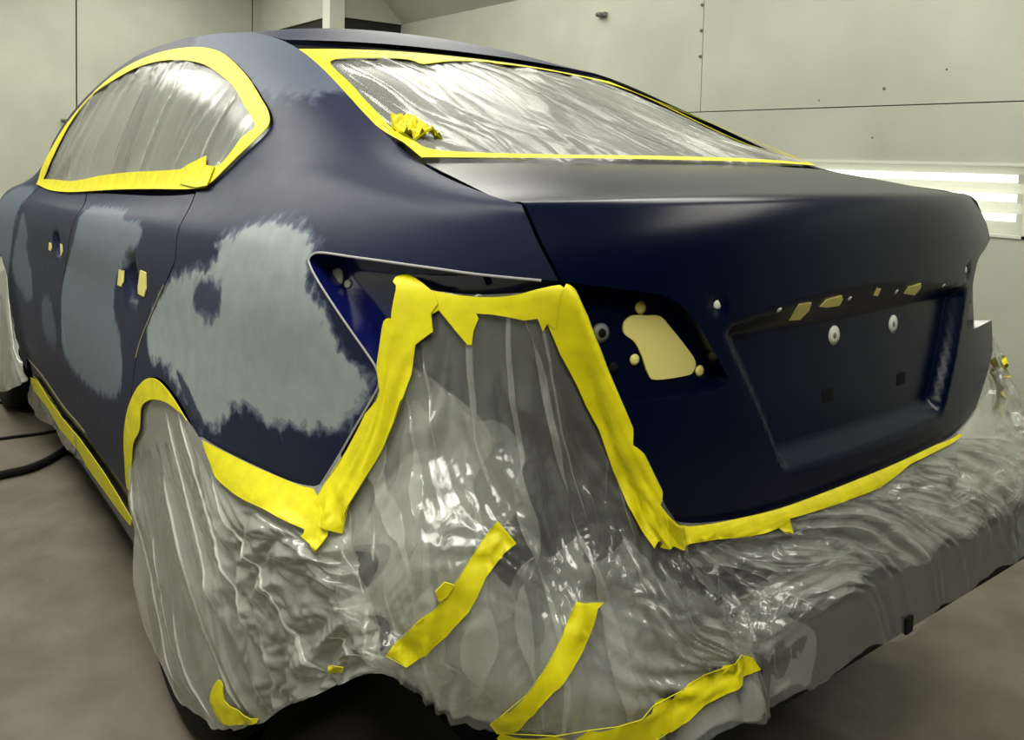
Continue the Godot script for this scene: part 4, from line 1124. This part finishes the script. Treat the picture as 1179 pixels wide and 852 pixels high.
	for flip in [false, true]:
		var fl := obj("lamp_recess", panel(lid, cut(pk, [rect_outline(-1.2, 0.2, -0.995, 0.9)]), [], Vector2(0.03, 0.015), -0.035, 0.0, flip), mats.navy, lid_node)
		var line := smooth(P.LID_POCKET, false)
		obj("recess_wall", pocket_wall(lid, line, 0.0, -0.037, false, flip), mats.navy, fl)
		obj("paper_cover", panel(lid, smooth(P.POCKET_COVER), [], Vector2(0.03, 0.02), -0.032, 0.003, flip), mats.pale_tape, fl)
		for k in [["DOT_A", 0.0075], ["DOT_B", 0.0065], ["DOT_C", 0.007]]:
			obj("hole_plug", dot_on(lid, Vector2(P[k[0]][0][0], P[k[0]][0][1]), k[1], -0.034, 0.002, flip), mats.pale_tape, fl)
		obj("screw_socket", dot_on(lid, Vector2(P.SOCKET[0][0], P.SOCKET[0][1]), 0.011, -0.034, 0.004, flip), mats.steel, fl)
		obj("socket_hole", dot_on(lid, Vector2(P.SOCKET[0][0], P.SOCKET[0][1]), 0.005, -0.029, 0.001, flip), mats.black, fl)
		obj("socket_hole", dot_on(lid, Vector2(P.DARK_DOT[0][0], P.DARK_DOT[0][1]), 0.006, -0.034, 0.001, flip), mats.black, fl)
	for k in ["SHELF_A", "SHELF_B", "SHELF_C", "SHELF_D"]:
		obj("paper_cover", panel(lid, plain_poly(P[k]), [], Vector2(0.02, 0.006), 0.0025, 0.002), mats.pale_tape, lid_node)
	for k in ["STUD_L", "STUD_R"]:
		var c := Vector2(P[k][0][0], P[k][0][1])
		var stud := obj("plate_nut", dot_on(lid, c, 0.0135, 0.0, 0.002), mats.white_plastic, lid_node)
		obj("nut_hole", dot_on(lid, c, 0.004, 0.002, 0.0008), mats.steel, stud)
	for k in ["SLOT_L", "SLOT_R"]:
		var c := Vector2(P[k][0][0], P[k][0][1])
		obj("slot_hole", panel(lid, rect_outline(c.x - 0.028, c.y - 0.012, c.x + 0.028, c.y + 0.012), [], Vector2(0.02, 0.01), 0.0006, 0.002), mats.black, lid_node)
	for k in ["SHELF_DOT_A", "SHELF_DOT_B", "SHELF_DOT_C", "SHELF_DOT_D"]:
		obj("screw_hole", dot_on(lid, Vector2(P[k][0][0], P[k][0][1]), 0.004, 0.0, 0.001), mats.white_plastic, lid_node)
	for s in [-0.628, 0.628]:
		obj("screw_hole", dot_on(lid, Vector2(s, 0.529), 0.006, 0.0, 0.001), mats.white_plastic, lid_node)
	# dark channel under the lid gap
	for flip in [false, true]:
		var chan := PackedVector2Array()
		for k in 26: chan.append(Vector2(-1.0, 0.005 + k * 0.019))
		obj("lid_channel", line_ribbon(lid, chan, 0.018, -0.012, false, flip), mats.black, car)
	# rear glass, roof, windscreen, bonnet
	obj("rear_glass", panel(glass, rect_outline(-0.995, 0.0, 0.995, 0.8), [], Vector2(0.08, 0.04), -0.022, 0.01), mats.dark_glass, car)
	var seal := PackedVector2Array()
	for k in 41: seal.append(Vector2(-1.0 + k * 0.05, 0.012))
	obj("roof_seal", line_ribbon(glass, seal, 0.05, -0.011), mats.black, car)
	obj("roof_panel", panel(roof, rect_outline(-0.985, 0.0, 0.985, 1.9), [], Vector2(0.05, 0.05), 0.0, 0.012), mats.sanded, car)
	for flip in [false, true]:
		var ditch := PackedVector2Array()
		for k in 39: ditch.append(Vector2(-0.992, 0.0 + k * 0.05))
		obj("roof_ditch", line_ribbon(roof, ditch, 0.024, -0.008, false, flip), mats.black, car)
	var screen := make_surface(half_grid(TOP_U, [[.655, 1.412, -2.5], [.70, 1.27, -2.92], [.728, 1.187, -3.14], [.70, 1.04, -3.55]], [[1.468, -2.66], [1.32, -3.05], [1.20, -3.3], [1.06, -3.62]], 2.2, 2.2), TOP_U, [0.0, 0.4, 0.65, 1.1], 0.05, 0.05, 1.0)
	obj("windscreen", sheet(screen, 20, 12), mats.dark_glass, car)
	var bonnet := make_surface(half_grid(TOP_U, [[.70, 1.04, -3.55], [.66, 1.01, -3.85], [.60, .975, -4.1], [.58, .80, -4.3], [.60, .45, -4.36], [.60, .18, -4.30]], [[1.07, -3.62], [1.05, -3.95], [.99, -4.3], [.82, -4.5], [.45, -4.56], [.18, -4.48]], 2.2, 2.2), TOP_U, [0.0, 0.3, 0.6, 0.85, 1.2, 1.5], 0.05, 0.05, 1.0)
	obj("bonnet", sheet(bonnet, 20, 16), mats.navy, car)
	# what shows through the film: rear panel, bumper beam, floor pan, wheels and their housings
	var back := make_surface(half_grid(TOP_U, [[.63, .66, -.16], [.66, .5, -.17], [.66, .3, -.19], [.64, .17, -.3]], [[.66, -.09], [.5, -.09], [.3, -.1], [.17, -.24]], 2.2, 2.2), TOP_U, [0.0, 0.16, 0.36, 0.5], 0.05, 0.05, -1.0)
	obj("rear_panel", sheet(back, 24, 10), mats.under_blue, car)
	var st := PackedVector3Array()
	for i in 33:
		var x := -0.56 + 1.26 * i / 32.0
		var z := 0.026 + 0.022 * x
		for k in 21:
			var a := TAU * k / 20.0
			var e := 0.35
			st.append(Vector3(x, 0.385 + 0.06 * signf(sin(a)) * pow(absf(sin(a)), e), z - 0.05 + 0.05 * signf(cos(a)) * pow(absf(cos(a)), e)))
	obj("bumper_beam", net(st, 32, 20, -1.0), mats.foam, car)
	obj("film_gap_block", boxes([[Vector3(0.012, 0.350, 0.0), Vector3(0.034, 0.378, 0.044)]]), mats.black, car)  # black block imitates the dark hole between the film pieces
	obj("floor_pan", boxes([[Vector3(-0.62, 0.14, -3.3), Vector3(0.62, 0.20, -0.25)], [Vector3(-0.52, 0.20, -1.6), Vector3(0.52, 0.60, -0.30)]]), mats.black, car)
	for w in [[-0.765, -1.04], [0.765, -1.04], [-0.765, -3.70], [0.765, -3.70]]:
		var s := signf(w[0])
		var c := Vector3(w[0], FLOOR_Y + 0.318, w[1])
		var tyre := [[-0.095, 0.20], [-0.102, 0.235], [-0.100, 0.285], [-0.088, 0.308], [-0.07, 0.316], [0.0, 0.318], [0.07, 0.316], [0.088, 0.308], [0.100, 0.285], [0.102, 0.235], [0.095, 0.20]]
		var wl := obj("wheel_tyre", lathe_x(tyre, c), mats.rubber, car)
		obj("wheel_rim", lathe_x([[s * 0.085, 0.205], [s * 0.07, 0.19], [s * 0.03, 0.16], [s * 0.05, 0.05], [s * 0.06, 0.0]], c), mats.dark_panel, wl)
		obj("wheel_housing", lathe_x([[-s * 0.16, 0.0], [-s * 0.16, 0.36], [s * 0.03, 0.37]], c + Vector3(0, 0.03, 0)), mats.black, car)

# ------------------------------------------------------------------ masking film and tape
func tape_on(s: Dictionary, outline: PackedVector2Array, holes: Array, cell: Vector2, off: float, label: String, group := "") -> MeshInstance3D:
	var o := obj("masking_tape", panel(s, outline, holes, cell, off, 0.0015), mats.tape)
	tag(o, label, "tape", group)
	return o

func build_masking() -> void:
	var dlo := smooth(P.DLO_OUT)
	var dli := smooth(P.DLO_IN)
	# side window
	var wf := side.duplicate()
	wf.disp = "window"
	tag(obj("masking_film", panel(wf, Geometry2D.offset_polygon(dli, 0.015)[0], [], Vector2(0.0045, 0.02), 0.001, 0.0), mats.window_film), "wrinkled clear film taped over the left side windows", "masking film")
	var ring := tape_on(side, dlo, [dli], Vector2(0.02, 0.02), 0.008, "yellow tape frame round the left side windows")
	obj("torn_end", panel(side, plain_poly(P.DLO_TAB), [], Vector2(0.02, 0.02), 0.012, 0.002), mats.tape, ring)
	# rear window
	var gf := glass.duplicate()
	gf.disp = "glass"
	var inner := smooth(P.GLASS_IN)
	tag(obj("masking_film", panel(gf, Geometry2D.offset_polygon(inner, 0.012)[0], [], Vector2(0.006, 0.02), 0.001, 0.0), mats.rear_film), "shiny wrinkled film stretched over the rear window", "masking film")
	var sunk := glass.duplicate()
	sunk.disp = "sunk"
	tape_on(sunk, rect_outline(-0.992, 0.045, 0.996, 0.797), [inner], Vector2(0.04, 0.02), 0.007, "yellow tape frame round the rear window")
	var cr := obj("masking_tape", crumple(), mats.tape)
	tag(cr, "crumpled wad of yellow tape stuck on the rear window film", "tape")
	# big drape over lamp opening, bumper and rear corners
	var loose := drape.duplicate()
	loose.disp = "drape"
	var loose_wheel := wheel_film.duplicate()
	loose_wheel.disp = "wheel"
	var big := obj("masking_film", sheet(loose, 620, 130, 0.0, 0.03, 0.006), mats.film)
	tag(big, "large crinkled clear film draped over the rear bumper below the boot lid", "masking film")
	# its hem is turned up inside
	var span: float = drape.u1
	obj("turned_hem", sheet(drape, 220, 60, -0.007, 0.05, 0.07 / span, 0.80 / span, 0.58, 1.0, 0.20, 0.05), mats.mid_film, big)
	obj("turned_hem", sheet(drape, 180, 50, -0.010, 0.04, 0.10 / span, 0.74 / span, 0.70, 1.0, 0.16, 0.05), mats.mid_film, big)
	obj("turned_hem", sheet(drape, 160, 40, -0.013, 0.04, 0.14 / span, 0.68 / span, 0.82, 1.0, 0.12, 0.05), mats.mid_film, big)
	# and it lies double where it was gathered at the corner and laid over the beam
	obj("doubled_layer", sheet(drape, 60, 90, -0.005, 0.05, 0.06 / span, 0.22 / span, 0.05, 1.0, 0.10, 0.10), mats.mid_film, big)
	obj("doubled_layer", sheet(drape, 60, 90, -0.009, 0.05, 0.05 / span, 0.28 / span, 0.35, 1.0, 0.16, 0.08), mats.mid_film, big)
	obj("doubled_layer", sheet(drape, 200, 80, -0.005, 0.12, 0.70 / span, 1.70 / span, 0.08, 0.86, 0.10, 0.10), mats.mid_film, big)
	obj("doubled_layer", sheet(drape, 200, 80, -0.009, 0.14, 0.78 / span, 1.66 / span, 0.16, 0.84, 0.16, 0.12), mats.mid_film, big)
	tag(obj("masking_film", sheet(loose_wheel, 330, 130, 0.0, 0.02), mats.thick_film), "clear film hanging over the left rear wheel", "masking film")
	var c := Vector2(0.01, 0.01)
	tape_on(side, smooth(P.ARCH_TAPE), [], Vector2(0.02, 0.02), 0.007, "curved yellow tape round the left rear wheel arch")
	tape_on(wheel_film, smooth(P.LOWER_TAPE, true, 2), [], c, 0.010, "yellow tape along the lower edge of the rear quarter panel")
	tape_on(drape, plain_poly(P.CORNER_TAPE), [], c, 0.011, "yellow tape running down the film left of the lamp opening")
	tape_on(drape, plain_poly(P.TOP_TAPE), [], c, 0.009, "ragged yellow tape along the top of the film under the lamp opening")
	tape_on(drape, plain_poly(P.LID_SIDE_TAPE), [], c, 0.008, "yellow tape down the left edge of the boot lid")
	tape_on(drape, plain_poly(P.LID_BOTTOM_TAPE), [], c, 0.008, "long yellow tape along the bottom edge of the boot lid")
	var s1 := tape_on(drape, plain_poly(P.STRIP_1), [], c, 0.012, "diagonal yellow strip on the film nearest the wheel", "loose tape strips on the bumper film")
	obj("torn_end", panel(drape, plain_poly(P.STRIP_BIT), [], c, 0.016, 0.003), mats.tape, s1)
	tape_on(drape, plain_poly(P.STRIP_2), [], c, 0.012, "curved yellow strip in the middle of the bumper film", "loose tape strips on the bumper film")
	tape_on(drape, plain_poly(P.STRIP_3), [], c, 0.012, "yellow strip along the lower hem of the bumper film", "loose tape strips on the bumper film")
	tape_on(drape, plain_poly(P.RIGHT_TAPE), [], c, 0.008, "small hook of yellow tape on the film at the far right corner")
	tape_on(wheel_film, smooth(P.WHEEL_TAPE, true, 2), [], c, 0.008, "short curved yellow strip at the foot of the wheel film")
	tape_on(wheel_film, plain_poly(P.FILM_TAPE_BIT), [], c, 0.008, "tiny scrap of yellow tape on the lower edge of the wheel film")
	tape_on(side, plain_poly(P.SILL_TAPE), [], Vector2(0.03, 0.02), 0.004, "straight yellow tape along the left sill")
	var sf := side.duplicate()
	sf.disp = "window"
	tag(obj("masking_film", panel(sf, smooth(P.SILL_FILM, true, 2), [], Vector2(0.02, 0.015), 0.0, 0.0), mats.film), "scrap of clear film hanging below the sill tape", "masking film")
	# front wheel film
	var fw := make_surface(FRONT_GRID, [0.0, 0.35, 0.7], [0.0, 0.25, 0.5], 0.02, 0.02, -1.0, "wheel_flat")
	tag(obj("masking_film", sheet(fw, 60, 50), mats.thick_film), "clear film over the far front wheel at the left edge", "masking film")
	# paper tabs in the handle openings
	for k in [["HANDLE_RA", "small yellow paper patch left of the rear door handle hole", 0.026, 0.02], ["HANDLE_RB", "larger yellow paper patch right of the rear door handle hole", 0.038, 0.027], ["HANDLE_FA", "tiny yellow paper patch left of the front door handle hole", 0.026, 0.015], ["HANDLE_FB", "small yellow paper patch right of the front door handle hole", 0.034, 0.021]]:
		var q := Vector2(P[k[0]][0][0], P[k[0]][0][1])
		var w: float = k[2]
		var h: float = k[3]
		var poly := PackedVector2Array([q + Vector2(-w, -h), q + Vector2(w * 0.6, -h), q + Vector2(w, -h * 0.3), q + Vector2(w * 0.8, h), q + Vector2(-w * 0.5, h)])
		tag(obj("paper_patch", panel(side, poly, [], Vector2(0.015, 0.015), 0.002, 0.002), mats.pale_tape), k[1], "tape", "handle hole patches")

func crumple() -> ArrayMesh:
	var s := glass.duplicate()
	s.disp = "wad"
	return panel(s, plain_poly(P.CRUMPLE), [], Vector2(0.008, 0.006), 0.0, 0.006)

# ------------------------------------------------------------------ things on the floor
func build_floor_things() -> void:
	var y := FLOOR_Y
	tag(obj("air_hose", tube(curve_line([Vector3(-2.2, y + 0.016, -2.35), Vector3(-1.4, y + 0.016, -2.66), Vector3(-1.0, y + 0.016, -2.74), Vector3(-0.87, y + 0.016, -2.77), Vector3(-0.74, y + 0.016, -2.91), Vector3(-0.55, y + 0.016, -3.2), Vector3(-0.3, y + 0.016, -3.3)]), 0.015), mats.rubber), "thick black air hose lying on the floor by the sill", "hose")
	tag(obj("power_cable", tube(curve_line([Vector3(-2.0, y + 0.007, -3.3), Vector3(-1.2, y + 0.007, -3.22), Vector3(-0.92, y + 0.007, -3.21), Vector3(-0.7, y + 0.007, -3.2), Vector3(-0.4, y + 0.007, -3.35)]), 0.006), mats.rubber), "thin black cable on the floor behind the air hose", "cable")
	tag(obj("power_cable", tube(curve_line([Vector3(-1.6, y + 0.007, -3.95), Vector3(-0.9, y + 0.007, -3.8), Vector3(-0.78, y + 0.007, -3.56), Vector3(-0.5, y + 0.007, -3.5)]), 0.006), mats.rubber), "thin black cable on the floor near the front wheel", "cable")

func curve_line(pts: Array) -> Array:
	var c := Curve3D.new()
	for i in pts.size():
		var t: Vector3 = (pts[mini(i + 1, pts.size() - 1)] - pts[maxi(i - 1, 0)]) / 6.0
		c.add_point(pts[i], -t, t)
	c.bake_interval = 0.03
	return Array(c.get_baked_points())
